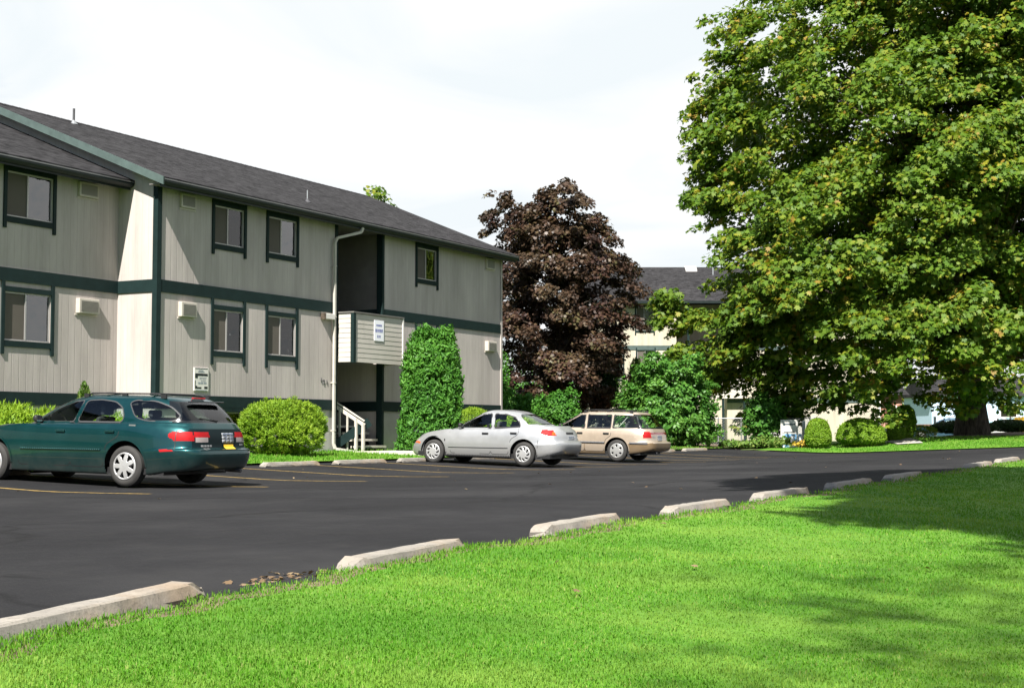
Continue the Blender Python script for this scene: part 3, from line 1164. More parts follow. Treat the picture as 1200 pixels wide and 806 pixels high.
    for i in range(n):
        a, b = z0 + i * h, z0 + (i + 1) * h
        lp.prism([(ba + 0.1, by + 0.006, a), (ba + 0.1, by + 0.019, a), (ba + 0.1, by + 0.019, b), (ba + 0.1, by + 0.0125, b)], (bb - ba - 0.14, 0, 0))
        lp.prism([(ba - 0.004, by + 0.09, a), (ba + 0.006, by + 0.09, b), (ba + 0.019, by + 0.09, b), (ba + 0.019, by + 0.09, a)], (0, 0.41, 0))
    lp.build('lap_siding', M['lap'], o)
    cp = MB()
    cp.box(ba - 0.02, ba + 0.095, by - 0.02, by + 0.085, z0 - 0.02, z1 + 0.01)
    cp.build('corner_trim', M['trim'], o)
    cp = MB()
    cp.box(bb - 0.038, bb + 0.015, by - 0.02, by + 0.06, z0 - 0.02, z1 + 0.01)
    cp.build('corner_trim', M['white_paint'], o)
    cp = MB()
    cp.box(ba - 0.03, bb + 0.02, by - 0.03, by + 0.10, z1 + 0.012, z1 + 0.05)
    cp.box(ba - 0.03, ba + 0.10, by + 0.102, P3 - 0.06, z1 + 0.012, z1 + 0.05)
    cp.build('cap_rail', M['soffit'], o)
    # entry steps and the white guard rail with its dark stringer
    sp = MB()
    for i in range(4):
        zz = 0.30 + 0.19 * (i + 1)
        sp.box(33.55, 34.86, P3 - 0.25 + i * 0.3, P3 + 0.08 + i * 0.3, zz - 0.06, zz)
    o = sp.build('entry_steps', M['concrete'], root)
    k = MB()
    for i in range(4):
        zz = 0.30 + 0.19 * (i + 1)
        k.box(33.6, 34.8, P3 + 0.02 + i * 0.3, P3 + 0.05 + i * 0.3, zz - 0.2, zz - 0.062)
    k.build('riser', M['gutter'], o)
    gr = MB()
    A, B = (33.02, P3 - 0.02, 1.55), (33.36, P3 - 0.48, 1.15)
    gr.bar((32.86, P3 + 0.5, 1.92), (33.38, P3 - 0.50, 1.18), 0.07, 0.04)
    gr.bar((32.86, P3 + 0.5, 1.80), (33.38, P3 - 0.50, 1.06), 0.035, 0.10)
    guard = gr.build('guard_rail', M['downspout'], root)
    for s in (0.02, 0.2, 0.4, 0.6, 0.82, 1.0):
        px = 32.86 + 0.50 * s
        pp = P3 + 0.5 - 0.97 * s
        q = MB()
        w = 0.022 if s < 0.8 else 0.036
        q.box(px - w, px + w, pp - w, pp + w, 0.22, 1.83 - 0.70 * s)
        q.build('baluster', M['downspout'], guard)
    q = MB()
    q.bar((32.80, P3 + 0.1, 0.50), (33.58, P3 - 0.53, 1.16), 0.05, 0.24)
    q.build('stringer', M['trim'], guard)
    # flood light on the front next to the downspout
    fl = MB()
    fl.box(32.0, 32.44, P3 - 0.16, P3 - 0.003, 3.93, 4.08)
    o = fl.build('wall_light', M['white_paint'], root, bevel=0.012)
    q = MB()
    q.box(31.975, 31.999, P3 - 0.165, P3 - 0.003, 3.92, 4.09)
    q.build('end_cap', M['bark'], o)
    # vent pipes
    for (t, p, h, r, m) in ((27.95, pr_ - 0.35, 0.40, 0.032, 'iron'), (32.35, P3 + 0.75, 0.32, 0.018, 'galv')):
        z = EAVE_Z + 0.03 + SLOPE * (p - py0)
        q = MB()
        q.tube([(t, p, z - 0.06), (t, p, z + h)], r, 10)
        o = q.build('vent_pipe', M[m], root, True)
        q = MB()
        q.lathe([(0.06, r + 0.004), (0.01, r + 0.03), (-0.05, r + 0.09)], 12, 'z', (t, p, z + 0.02))
        q.build('flashing', M['galv' if r > 0.031 else 'iron'], o, True)
    # house number on the front
    for s, t, z in (('1', 31.98, 2.22), ('2', 32.10, 2.17), ('1', 32.24, 2.17)):
        cu = bpy.data.curves.new('house_number', 'FONT')
        cu.body = s
        cu.size = 0.17
        cu.extrude = 0.008
        tmp = bpy.data.objects.new('house_number', cu)
        me = bpy.data.meshes.new_from_object(tmp)
        bpy.data.objects.remove(tmp)
        me.materials.clear()
        me.materials.append(M['iron'])
        o = link('house_number', me)
        o.parent = root
        o.matrix_parent_inverse = Matrix.LocRotScale(Vector(root.location), None, None).inverted()
        o.location = (t, P3 - 0.012, z)
        o.rotation_euler = (PI / 2, 0, 0)
    # signs (things of their own)
    sg = empty('wall_sign', (27.12, P3, 1.86), label='framed notice with a dark header on the grey wall above the teal wagon', cat='sign')
    q = MB()
    q.box(26.86, 27.38, P3 - 0.03, P3 - 0.002, 1.86, 2.42)
    q.build('board', M['white_paint'], sg, bevel=0.004)
    q = MB()
    y = P3 - 0.033
    def patch(a, b, c, d):
        q.box(26.86 + a * 0.52, 26.86 + b * 0.52, y, y + 0.002, 2.42 - d * 0.56, 2.42 - c * 0.56)
    patch(0.07, 0.93, 0.02, 0.05)
    patch(0.06, 0.93, 0.25, 0.35)
    patch(0.06, 0.24, 0.352, 0.45)
    patch(0.06, 0.2, 0.78, 0.9)
    patch(0.202, 0.5, 0.83, 0.9)
    patch(0.7, 0.93, 0.8, 0.9)
    patch(0.05, 0.09, 0.55, 0.78)
    q.build('dark_panel', M['gutter'], sg)
    q = MB()
    for a, b, c, d in ((0.3, 0.62, 0.10, 0.13), (0.26, 0.7, 0.16, 0.2), (0.35, 0.85, 0.42, 0.44), (0.35, 0.55, 0.48, 0.5), (0.58, 0.8, 0.48, 0.5), (0.45, 0.8, 0.56, 0.58),
                       (0.27, 0.42, 0.62, 0.69), (0.45, 0.62, 0.62, 0.69), (0.66, 0.85, 0.62, 0.69), (0.1, 0.9, 0.95, 0.98)):
        patch(a, b, c, d)
    q.build('lettering', M['sign_grey'], sg)
    sg = empty('balcony_sign', (34.0, by, 3.3), label='small white paper notice with blue lettering on the lap sided balcony', cat='sign')
    q = MB()
    a0, a1, c0, c1 = 33.72, 34.2, 3.42, 4.0
    yb = by - 0.004
    q.box(a0, a1, yb - 0.006, yb + 0.006, c0, c1)
    q.build('board', M['sign_white'], sg)
    q = MB()
    rs = random.Random(5)
    for zz, hh, x0, x1, nn in ((3.83, 0.05, 0.2, 0.8, 5), (3.66, 0.09, 0.1, 0.92, 6), (3.5, 0.08, 0.3, 0.7, 2)):
        for i in range(nn):
            u0 = a0 + (a1 - a0) * (x0 + (x1 - x0) * i / nn)
            u1 = u0 + (a1 - a0) * (x1 - x0) / nn * rs.uniform(0.6, 0.85)
            w = 0.012
            q.box(u0, u0 + w, yb - 0.009, yb - 0.0065, zz, zz + hh)
            q.box(u1 - w, u1, yb - 0.009, yb - 0.0065, zz, zz + hh)
            q.box(u0 + w, u1 - w, yb - 0.009, yb - 0.0065, zz + hh * 0.45, zz + hh * 0.45 + w)
            q.box(u0 + w, u1 - w, yb - 0.009, yb - 0.0065, zz + hh - w, zz + hh)
    q.build('lettering', M['sign_blue'], sg)


# --------------------------------------------------------------- the far block
def far_building():
    ox, oy = cw(0, 92)
    ang = math.atan2(-DZ, DX)
    root = empty('apartment_building', cw(12, 92) + (0.25,), (0, 0, ang), label='cream apartment block with green bands behind the trees', cat='apartment building')
    bx = 12.0           # local x = metres right of the axis minus bx; local z above z=.25
    def X(px):
        return (px - 600) * 0.05412 - bx
    def Z(py):
        return EYE + (505 - py) * 0.05412 - 0.25
    def B(mb, name, m, parent=root, **k):
        o = mb.build(name, m, None, **k)
        o.parent = parent
        return o
    x0, x1 = X(690), X(1031)
    zt = Z(353)
    rec = (X(793), X(852))
    holes = [(X(746), X(766), Z(387), Z(360)), (X(747), X(767), Z(444), Z(411)), (X(880), X(905), Z(387), Z(362)), (X(900), X(922), Z(446), Z(412)), (X(960), X(985), Z(387), Z(360)), (X(712), X(730), Z(444), Z(411))]
    w = MB()
    wall_y(w, 0, x0, rec[0], -0.3, zt, [h for h in holes if h[1] < rec[0]])
    wall_y(w, 0, rec[1], x1, -0.3, zt, [h for h in holes if h[0] > rec[1]])
    w.poly([(x1, 0, -0.3), (x1, 11, -0.3), (x1, 11, zt), (x1, 5.5, zt + 2.2), (x1, 0, zt)])
    w.poly([(x0, 0, -0.3), (x0, 0, zt), (x0, 5.5, zt + 2.2), (x0, 11, zt), (x0, 11, -0.3)])
    w.poly([(x0, 11, -0.3), (x0, 11, zt), (x1, 11, zt), (x1, 11, -0.3)])
    # recess
    w.poly([(rec[0], 0, -0.3), (rec[0], 0, zt), (rec[0], 2.4, zt), (rec[0], 2.4, -0.3)][::-1])
    w.poly([(rec[1], 0, -0.3), (rec[1], 0, zt), (rec[1], 2.4, zt), (rec[1], 2.4, -0.3)])
    w.poly([(rec[0], 2.4, -0.3), (rec[1], 2.4, -0.3), (rec[1], 2.4, zt), (rec[0], 2.4, zt)])
    B(w, 'wall', M['siding_far'])
    b = MB()
    for z in (Z(410), Z(472)):
        b.box(x0, rec[0], -0.035, -0.001, z, z + 0.28)
        b.box(rec[1], x1, -0.035, -0.001, z, z + 0.28)
    B(b, 'floor_band', M['trim_worn'])
    r = MB()
    rx0, rx1 = x0 - 0.4, x1 + 0.4
    sl = 0.47
    ze = zt - 0.02
    rid = ze + sl * 6.0
    r.prism([(rx0, -0.6, ze), (rx0, 5.4, rid), (rx0, 11.6, ze), (rx0, 11.6, ze - 0.12), (rx0, 5.4, rid - 0.14), (rx0, -0.6, ze - 0.12)], (rx1 - rx0, 0, 0))
    ro = B(r, 'roof', M['shingle'])
    g = MB()
    g.box(rx0, rx1, -0.72, -0.61, ze - 0.16, ze + 0.0)
    B(g, 'gutter', M['gutter'])
    s = MB()
    zy = 4.6
    zz = ze + sl * (zy + 0.6)
    s.prism([(X(815), zy, zz + 0.1), (X(815), zy + 0.75, zz + 0.1 + sl * 0.75), (X(815), zy + 0.75, zz + sl * 0.75 - 0.05), (X(815), zy, zz - 0.05)], (0.75, 0, 0))
    B(s, 'skylight', M['white_paint'], ro)
    s = MB()
    s.tube([(X(847), 4.0, ze + sl * 4.6 - 0.1), (X(847), 4.0, ze + sl * 4.6 + 0.5)], 0.05, 8)
    B(s, 'vent_pipe', M['galv'], ro)
    for i, h in enumerate(holes):
        o = window(root, 0, h[0], h[1], h[2], h[3], 'white' if i in (1, 3, 5) else 'tan')
        for q in [o] + list(o.children):
            q.matrix_parent_inverse = Matrix.Identity(4)
        n0 = set(root.children)
        trims(root, 0, h[0], h[1], h[3] + 0.2, h[2], h[3], h[2] - 0.3)
        for q in root.children:
            if q not in n0:
                q.matrix_parent_inverse = Matrix.Identity(4)
    # balcony front and posts in the recess
    fb = MB()
    z0, z1 = Z(467), Z(443)
    n = 7
    for i in range(n):
        a, c = z0 + (z1 - z0) * i / n, z0 + (z1 - z0) * (i + 1) / n
        fb.prism([(X(806), -0.62, a), (X(806), -0.58, a), (X(806), -0.58, c), (X(806), -0.6, c)], (X(872) - X(806), 0, 0))
    fb.box(X(806), X(872), -0.579, -0.02, z0 + 0.02, z0 + 0.12)
    bo = B(fb, 'balcony', M['lap'])
    q = MB()
    q.box(X(806), X(872), -0.66, -0.56, z1 + 0.003, z1 + 0.06)
    B(q, 'cap_rail', M['trim_worn'], bo)
    for px in (806, 846, 871):
        q = MB()
        q.box(X(px) - 0.07, X(px) + 0.07, -0.55, -0.41, -0.3, zt - 0.1)
        B(q, 'post', M['trim'])
    q = MB()
    q.box(rec[0], rec[1], 0, 2.4, Z(410), Z(408))
    B(q, 'landing', M['soffit'])
    q = MB()
    q.box(x1 - 0.12, x1 + 0.02, -0.05, -0.002, -0.3, zt)
    B(q, 'corner_board', M['white_paint'])
    q = MB()
    q.box(X(892), X(960), -0.04, -0.002, -0.3, Z(488))
    B(q, 'foundation', M['foundation'])
# --------------------------------------------------------------------- foliage
MAPLE = np.array([(0, 0), (0.5, 0.2), (0.28, 0.42), (0.42, 0.74), (0.13, 0.66), (0, 1.0),
                  (-0.13, 0.66), (-0.42, 0.74), (-0.28, 0.42), (-0.5, 0.2)])
OVAL = np.array([(0, 0), (0.24, 0.3), (0.22, 0.62), (0, 1.0), (-0.22, 0.62), (-0.24, 0.3)])
NEEDLE = np.array([(0, 0), (0.11, 0.4), (0.0, 1.0), (-0.11, 0.4)])
SPRAY = np.array([(0, 0), (0.2, 0.35), (0.1, 0.45), (0.16, 0.75), (0, 1.0), (-0.16, 0.7), (-0.08, 0.45), (-0.22, 0.3)])


def leaves(name, pos, nrm, size, shape, mat, rng, parent=None, up=None, fold=0.18, jit=0.5, droop=0.0):
    """one leaf polygon per position. nrm: preferred leaf normals; up: preferred leaf axis"""
    n = len(pos)
    nrm = nrm + rng.normal(0, jit, (n, 3))
    nrm /= np.linalg.norm(nrm, axis=1, keepdims=True) + 1e-9
    ax = rng.normal(0, 1, (n, 3)) if up is None else up + rng.normal(0, jit * 0.7, (n, 3))
    ax[:, 2] -= droop
    ax -= nrm * np.sum(ax * nrm, axis=1, keepdims=True)
    ax /= np.linalg.norm(ax, axis=1, keepdims=True) + 1e-9
    sd = np.cross(nrm, ax)
    s = size * rng.uniform(0.65, 1.3, (n, 1)) if np.isscalar(size) else size[:, None]
    k = len(shape)
    u, w = shape[:, 0], shape[:, 1]
    v = (pos[:, None, :] + s[:, None] * (sd[:, None, :] * u[None, :, None] + ax[:, None, :] * (w - 0.4)[None, :, None]
         - nrm[:, None, :] * (fold * np.abs(u) + fold * 0.8 * (w - 0.3) ** 2)[None, :, None]))
    f = np.arange(n * k).reshape(n, k)
    o = link(name, fast_mesh(name, v.reshape(-1, 3), f, [mat]), parent)
    return o


def sphere_pts(n, rng):
    d = rng.normal(0, 1, (n, 3))
    return d / np.linalg.norm(d, axis=1, keepdims=True)


def wobble(d, rng, k=5, amp=0.12):
    """smooth lumpy radius factor over directions d"""
    r = np.ones(len(d))
    for i in range(k):
        w = rng.normal(0, 1, 3) * rng.uniform(1.5, 4.5)
        r += amp * rng.uniform(0.3, 1) * np.sin(d @ w + rng.uniform(0, 6.28)) / math.sqrt(k) * 1.6
    return r


def limb_path(a, b, rng, n=7, sag=0.0, jit=0.06):
    a, b = np.array(a, float), np.array(b, float)
    L = np.linalg.norm(b - a)
    out = []
    for i in range(n):
        k = i / (n - 1)
        p = a * (1 - k) + b * k
        p = p + rng.normal(0, jit * L * 0.35, 3) * math.sin(PI * k)
        p[2] += sag * L * math.sin(PI * k)
        out.append(tuple(p))
    return out


def crown_tree(name, X, Z, H, R0, zb, label, cat, mat, n_clump, per, leaf, seed, prof, trunk_r, group=None, shape=MAPLE,
               flat=0.42, cl=1.0, shell=0.55, zb_tilt=None, hole=0.0, extra=(), base=None):
    """tapered trunk with limbs to clumps of leaves laid in drooping layers"""
    rng = np.random.default_rng(seed)
    x, y = cw(X, Z)
    z0 = zg(x, y) if base is None else base
    root = empty(name, (x, y, z0), label=label, cat=cat, group=group)
    # crown clumps: (radius fraction profile over height)
    C, W = [], []
    hs = np.linspace(0, 1, 60)
    pr = np.interp(hs, [q[0] for q in prof], [q[1] for q in prof])
    wgt = pr ** 2 + 0.05
    wgt /= wgt.sum()
    az_w = rng.normal(0, 1, 6)
    while len(C) < n_clump:
        h = hs[rng.choice(60, p=wgt)] + rng.uniform(-0.01, 0.01)
        a = rng.uniform(0, 2 * PI)
        rr = rng.uniform(0, 1)
        rr = (rr ** shell)
        k = 1 + 0.10 * math.sin(2 * a + az_w[0] * 3 + h * 5) + 0.09 * math.sin(3 * a + az_w[1] * 5 - h * 9) + 0.07 * math.sin(5 * a + h * 17 + az_w[2])
        rad = R0 * np.interp(h, hs, pr) * k * rr
        zz = zb + (H - zb) * h
        C.append((math.cos(a) * rad, math.sin(a) * rad, zz, rr))
    for e in extra:
        C.append(e)
    C = np.array(C)
    n = len(C)
    cs = cl * rng.uniform(0.6, 1.25, n)
    cs[n_clump:] *= 0.62
    pos, nr, upv = [], [], []
    for i in range(n):
        m = int(per * cs[i] ** 2 / cl ** 2 * rng.uniform(0.6, 1.3))
        d = sphere_pts(m, rng)
        r = rng.uniform(0, 1, m) ** 0.42
        q = d * r[:, None] * np.array([cs[i], cs[i], cs[i] * flat])
        out = C[i, :2] / (np.linalg.norm(C[i, :2]) + 1e-6)
        # droop outward
        along = q[:, 0] * out[0] + q[:, 1] * out[1]
        q[:, 2] -= 0.32 * along * min(1, C[i, 3]) + 0.10 * np.abs(along)
        pos.append(q + C[i, :3])
        nn = np.zeros((m, 3))
        nn[:, 2] = 0.75
        nn[:, :2] += out * 0.45
        nn += d * 0.35
        nr.append(nn)
        uu = np.zeros((m, 3))
        uu[:, :2] = out * 0.6
        uu += d * 0.7
        uu[:, 2] -= 0.45
        upv.append(uu)
    pos, nr, upv = np.concatenate(pos), np.concatenate(nr), np.concatenate(upv)
    leaves('crown', pos, nr, leaf, shape, mat, rng, root, upv, 0.2, 0.5)
    # trunk and limbs in one mesh
    mb = MB()
    htop = zb + (H - zb) * 0.82
    tp = []
    for i in range(12):
        k = i / 11
        tp.append((rng.normal(0, 0.05) * k * 2, rng.normal(0, 0.05) * k * 2, -0.3 + (htop + 0.3) * k))
    rad = [trunk_r * (1.0 + (0.55 if i == 0 else 0.12 if i == 1 else 0)) * (1 - 0.93 * (i / 11) ** 0.9) + 0.02 for i in range(12)]
    mb.tube(tp, rad, 12)
    idx = np.argsort(-C[:n_clump, 3] * rng.uniform(0.5, 1, n_clump))[: max(12, min(110, n // 6))]
    for i in idx:
        c = C[i, :3] * np.array([0.8, 0.8, 0.97])
        hz = max(zb * 0.75 + 0.3, min(htop * 0.93, c[2] - np.linalg.norm(c[:2]) * 0.55))
        k = hz / htop
        r0 = trunk_r * (1 - 0.9 * k) * 0.30 + 0.02
        mb.tube(limb_path((0, 0, hz), c, rng, 7, 0.05), [r0 * (1 - 0.85 * j / 6) + 0.008 for j in range(7)], 6)
    mb.build('trunk', M['bark'], root, True, world=False)
    return root


def blob_bush(name, X, Z, rx, ry, h, label, cat, mat, n, leaf, seed, shape=NEEDLE, group=None, lump=0.07, flatb=0.12, out=0.9, upk=0.35,
              power=2.2, ztop=None, fuzz=0.05, fold=0.1, jit=0.45, xy=None, stems=5, clump=0, csize=0.22, inner=0.2, zcf=0.42, tuck=0.12):
    """rounded shrub: leaves through a lumpy domed shell, woody stems inside"""
    rng = np.random.default_rng(seed)
    x, y = xy if xy else cw(X, Z)
    z0 = zg(x, y) + 0.02
    root = empty(name, (x, y, z0), (0, 0, math.atan2(-DZ, DX)), label=label, cat=cat, group=group)
    d = sphere_pts(n, rng)
    d[:, 2] = np.where(rng.uniform(0, 1, n) < 0.55, np.abs(d[:, 2]), d[:, 2])
    # super-ellipsoid radius
    k = (np.abs(d[:, 0]) ** power + np.abs(d[:, 1]) ** power + np.abs(d[:, 2]) ** power) ** (-1 / power)
    k *= wobble(d, rng, 7, lump)
    zc = h * zcf
    shell = 1 - np.abs(rng.normal(0, fuzz, n)) * rng.uniform(0, 3.0, n)
    shell = np.clip(shell, 0.3, 1.03)
    shell = np.where(rng.uniform(0, 1, n) < inner, rng.uniform(0.35, 1, n), shell)
    pos = d * (k * shell)[:, None] * np.array([rx, ry, 1])
    pos[:, 2] = np.where(pos[:, 2] > 0, pos[:, 2] * (h - zc), pos[:, 2] * (zc - flatb * 0.2)) + zc
    stray = rng.uniform(0, 1, n) < 0.012
    pos = np.where(stray[:, None], pos * np.array([1.06, 1.06, 1.09]), pos)
    if clump:
        # gather the leaves into sprays round a few hundred shoots
        ci = rng.integers(0, n, clump)
        cen, cd = pos[ci], d[ci]
        w = rng.integers(0, clump, n)
        q = sphere_pts(n, rng) * (rng.uniform(0, 1, n) ** 0.5)[:, None] * csize * rng.uniform(0.6, 1.3, clump)[w][:, None]
        q[:, 2] *= 0.7
        keep = rng.uniform(0, 1, n) < 0.12
        pos = np.where(keep[:, None], pos * 0.9, cen[w] + q)
        d = np.where(keep[:, None], d, cd[w] * 0.8 + q / csize * 0.5)
    pos[:, 2] = np.maximum(pos[:, 2], 0.02)
    low = np.clip(1 - pos[:, 2] / (0.4 * h), 0, 1)[:, None]
    pos[:, :2] *= 1 - tuck * low ** 2
    nn = d * 0.6 + np.array([0, 0, 0.25])
    up = d * out + np.array([0, 0, upk])
    leaves('foliage', pos, nn if shape is not NEEDLE and shape is not SPRAY else rng.normal(0, 1, (n, 3)), leaf, shape, mat, rng, root, up, fold, jit)
    mb = MB()
    for i in range(stems):
        a = 2 * PI * i / stems + rng.uniform(0, 1)
        mb.tube(limb_path((math.cos(a) * 0.05, math.sin(a) * 0.05, -0.08), (math.cos(a) * rx * 0.65, math.sin(a) * ry * 0.65, h * rng.uniform(0.5, 0.75)), rng, 5),
                [0.03, 0.025, 0.02, 0.012, 0.006], 6)
    mb.build('stem', M['bark'], root, True, world=False)
    return root


def big_maple():
    # fraction of the crown height -> fraction of the crown radius
    prof = [(0, 0.55), (0.06, 0.82), (0.15, 0.97), (0.3, 0.98), (0.5, 0.90), (0.7, 0.75), (0.85, 0.53), (1.0, 0.18)]
    rng = np.random.default_rng(5)
    ex = []
    x0, y0 = cw(20.9, 66)
    zt = zg(x0, y0)
    def lobe(px, py, Z, s, n):
        """a limb of the crown reaching out to where it stands out against the far block"""
        for i in range(n):
            X = (px - 600) / 1700 * Z + rng.normal(0, s)
            zz = EYE + (505 - py) / 1700 * Z + rng.normal(0, s * 0.55)
            a, b = cw(X, Z + rng.normal(0, s * 1.2))
            ex.append((a - x0, b - y0, zz - zt - 0.1, 1.0))
    for q in ((805, 375, 62, 0.6, 8), (785, 345, 62, 0.28, 5), (780, 372, 62, 0.25, 4), (800, 415, 62, 0.4, 7), (825, 440, 62, 0.4, 6), (850, 400, 60, 0.8, 14), (860, 445, 61, 0.6, 10),
              (900, 470, 61, 0.5, 10), (880, 485, 61, 0.3, 4), (935, 480, 61, 0.45, 6), (960, 450, 60, 0.9, 14), (1020, 450, 60, 0.9, 12), (1100, 455, 60, 0.8, 12), (1170, 460, 60, 0.8, 10),
              (890, 340, 58, 0.9, 16), (885, 275, 58, 0.7, 14), (905, 300, 57, 0.8, 14), (945, 330, 56, 0.9, 15), (880, 385, 59, 0.8, 14), (965, 400, 57, 0.9, 14), (1050, 405, 57, 0.9, 14),
              (930, 250, 56, 0.8, 14), (872, 335, 60, 0.7, 14), (855, 230, 60, 0.6, 12), (1000, 300, 55, 0.9, 14), (1150, 400, 57, 0.9, 14), (1010, 375, 56, 1.0, 16), (1110, 360, 56, 1.0, 16),
              (915, 385, 59, 0.8, 14), (900, 430, 60, 0.7, 12), (870, 365, 60, 0.7, 12), (940, 440, 59, 0.8, 12), (990, 430, 58, 0.9, 12), (920, 345, 57, 0.8, 12), (848, 150, 62, 0.6, 12), (832, 118, 62, 0.45, 8), (850, 95, 62, 0.5, 9), (872, 125, 61, 0.7, 12), (838, 185, 62, 0.5, 9), (870, 195, 61, 0.7, 12), (845, 235, 61, 0.5, 8), (880, 60, 62, 0.7, 10), (870, 25, 63, 0.6, 9), (826, 165, 62, 0.4, 6), (812, 172, 62, 0.25, 3), (862, 60, 63, 0.6, 10), (852, 15, 64, 0.5, 7), (828, 205, 62, 0.4, 7), (815, 225, 62, 0.3, 4)):
        lobe(q[0], q[1], q[2], q[3], int(q[4] * 1.35))
    crown_tree('maple_tree', 20.9, 66, 27.5, 11.1, 3.5, 'huge spreading green maple with yellowing leaves on the right', 'tree', M['maple'],
               1750, 200, 0.225, 21, prof, 0.56, flat=0.55, cl=1.05, shell=0.55, extra=ex)


def trees():
    big_maple()
    prof = [(0, 0.62), (0.1, 0.86), (0.25, 1.0), (0.45, 1.0), (0.62, 0.98), (0.78, 0.86), (0.9, 0.62), (1.0, 0.25)]
    rng = np.random.default_rng(8)
    ex = []
    x0, y0 = cw(2.2, 58)
    z0 = zg(x0, y0)
    for px, py, s_, n_ in ((624, 252, 0.35, 8), (638, 262, 0.35, 8), (630, 238, 0.2, 3), (608, 240, 0.45, 14), (590, 262, 0.4, 8), (578, 250, 0.25, 4), (600, 226, 0.2, 3), (672, 225, 0.3, 9), (673, 212, 0.12, 4), (648, 222, 0.2, 3), (700, 262, 0.4, 8), (722, 300, 0.35, 7),
                           (735, 345, 0.3, 7), (735, 385, 0.3, 6), (722, 425, 0.3, 6), (610, 440, 0.4, 6), (650, 455, 0.4, 6)):
        for i in range(n_):
            Zc = 58 + rng.normal(0, 0.9)
            a, b = cw((px - 600) / 1700 * Zc + rng.normal(0, s_), Zc)
            ex.append((a - x0, b - y0, EYE + (505 - py) / 1700 * Zc + rng.normal(0, s_ * 0.6) - z0 - 0.15, 0.9))
    crown_tree('maple_tree', 1.95, 58, 10.3, 2.7, 1.5, 'dark purple leaved tree behind the end of the grey block', 'tree', M['purple'],
               290, 280, 0.135, 33, prof, 0.16, flat=0.6, cl=0.58, shell=0.5, extra=ex)
    pr2 = [(0, 0.6), (0.2, 0.95), (0.5, 1.0), (0.8, 0.6), (1.0, 0.15)]
    crown_tree('broadleaf_tree', -6.9, 70, 13.25, 1.9, 4.0, 'green tree top peeking over the ridge of the grey block', 'tree', M['maple'], 110, 110, 0.22, 44, pr2, 0.15, flat=0.6, cl=0.7, base=0.3)
    for i, (X, Z, H, r, lab) in enumerate(((-1.0, 82, 5.2, 2.2, 'dark tree between the grey block and the purple tree, far behind'), (2.6, 86, 5.5, 2.4, 'dark tree directly behind the purple tree trunk'))):
        crown_tree('broadleaf_tree', X, Z, H, r, 0.4, lab, 'tree', M['shrub'], 70, 90, 0.25, 90 + i, pr2, 0.15, 'dark trees behind the purple tree', OVAL, 0.7, 0.9, base=0.25)
    # two tall trees beside and behind the viewpoint: their crowns shade the lawn
    for X, Z, H, r, zb, nc, per, cl, sd, lab in ((5.1, 8.0, 20.5, 4.6, 13.0, 560, 190, 0.8, 55, 'tall tree right of the viewpoint shading the wheel stops'),
                                             (4.7, 2.5, 20.0, 4.7, 12.8, 520, 170, 0.8, 57, 'second tall tree right of the viewpoint shading the lawn at the right edge'),
                                             (1.7, -10.2, 24.0, 5.2, 15.0, 1700, 9, 0.5, 56, 'tall thin tree behind the viewpoint shading the near lawn')):
        crown_tree('shade_tree', X, Z, H, r, zb, lab, 'tree', M['maple'], nc, per, 0.13 if cl < 0.6 else 0.24, sd, pr2, 0.28, flat=0.6, cl=cl, base=-0.3)
    # distant greenery under the maple
    for i, (X, Z, H, r, lab) in enumerate(((33, 150, 9, 7, 'hazy green tree far behind the parked cars'), (52, 160, 11, 8, 'far green tree at the right edge under the maple'),
                                           (40, 170, 12, 8, 'far green tree between the distant cars and the pale shop'))):
        crown_tree('broadleaf_tree', X, Z, H, r, 0.8, lab, 'tree', M['maple'], 90, 60, 0.6, 60 + i, pr2, 0.3, 'far trees across the street', OVAL, 0.6, 1.8, base=0.85)


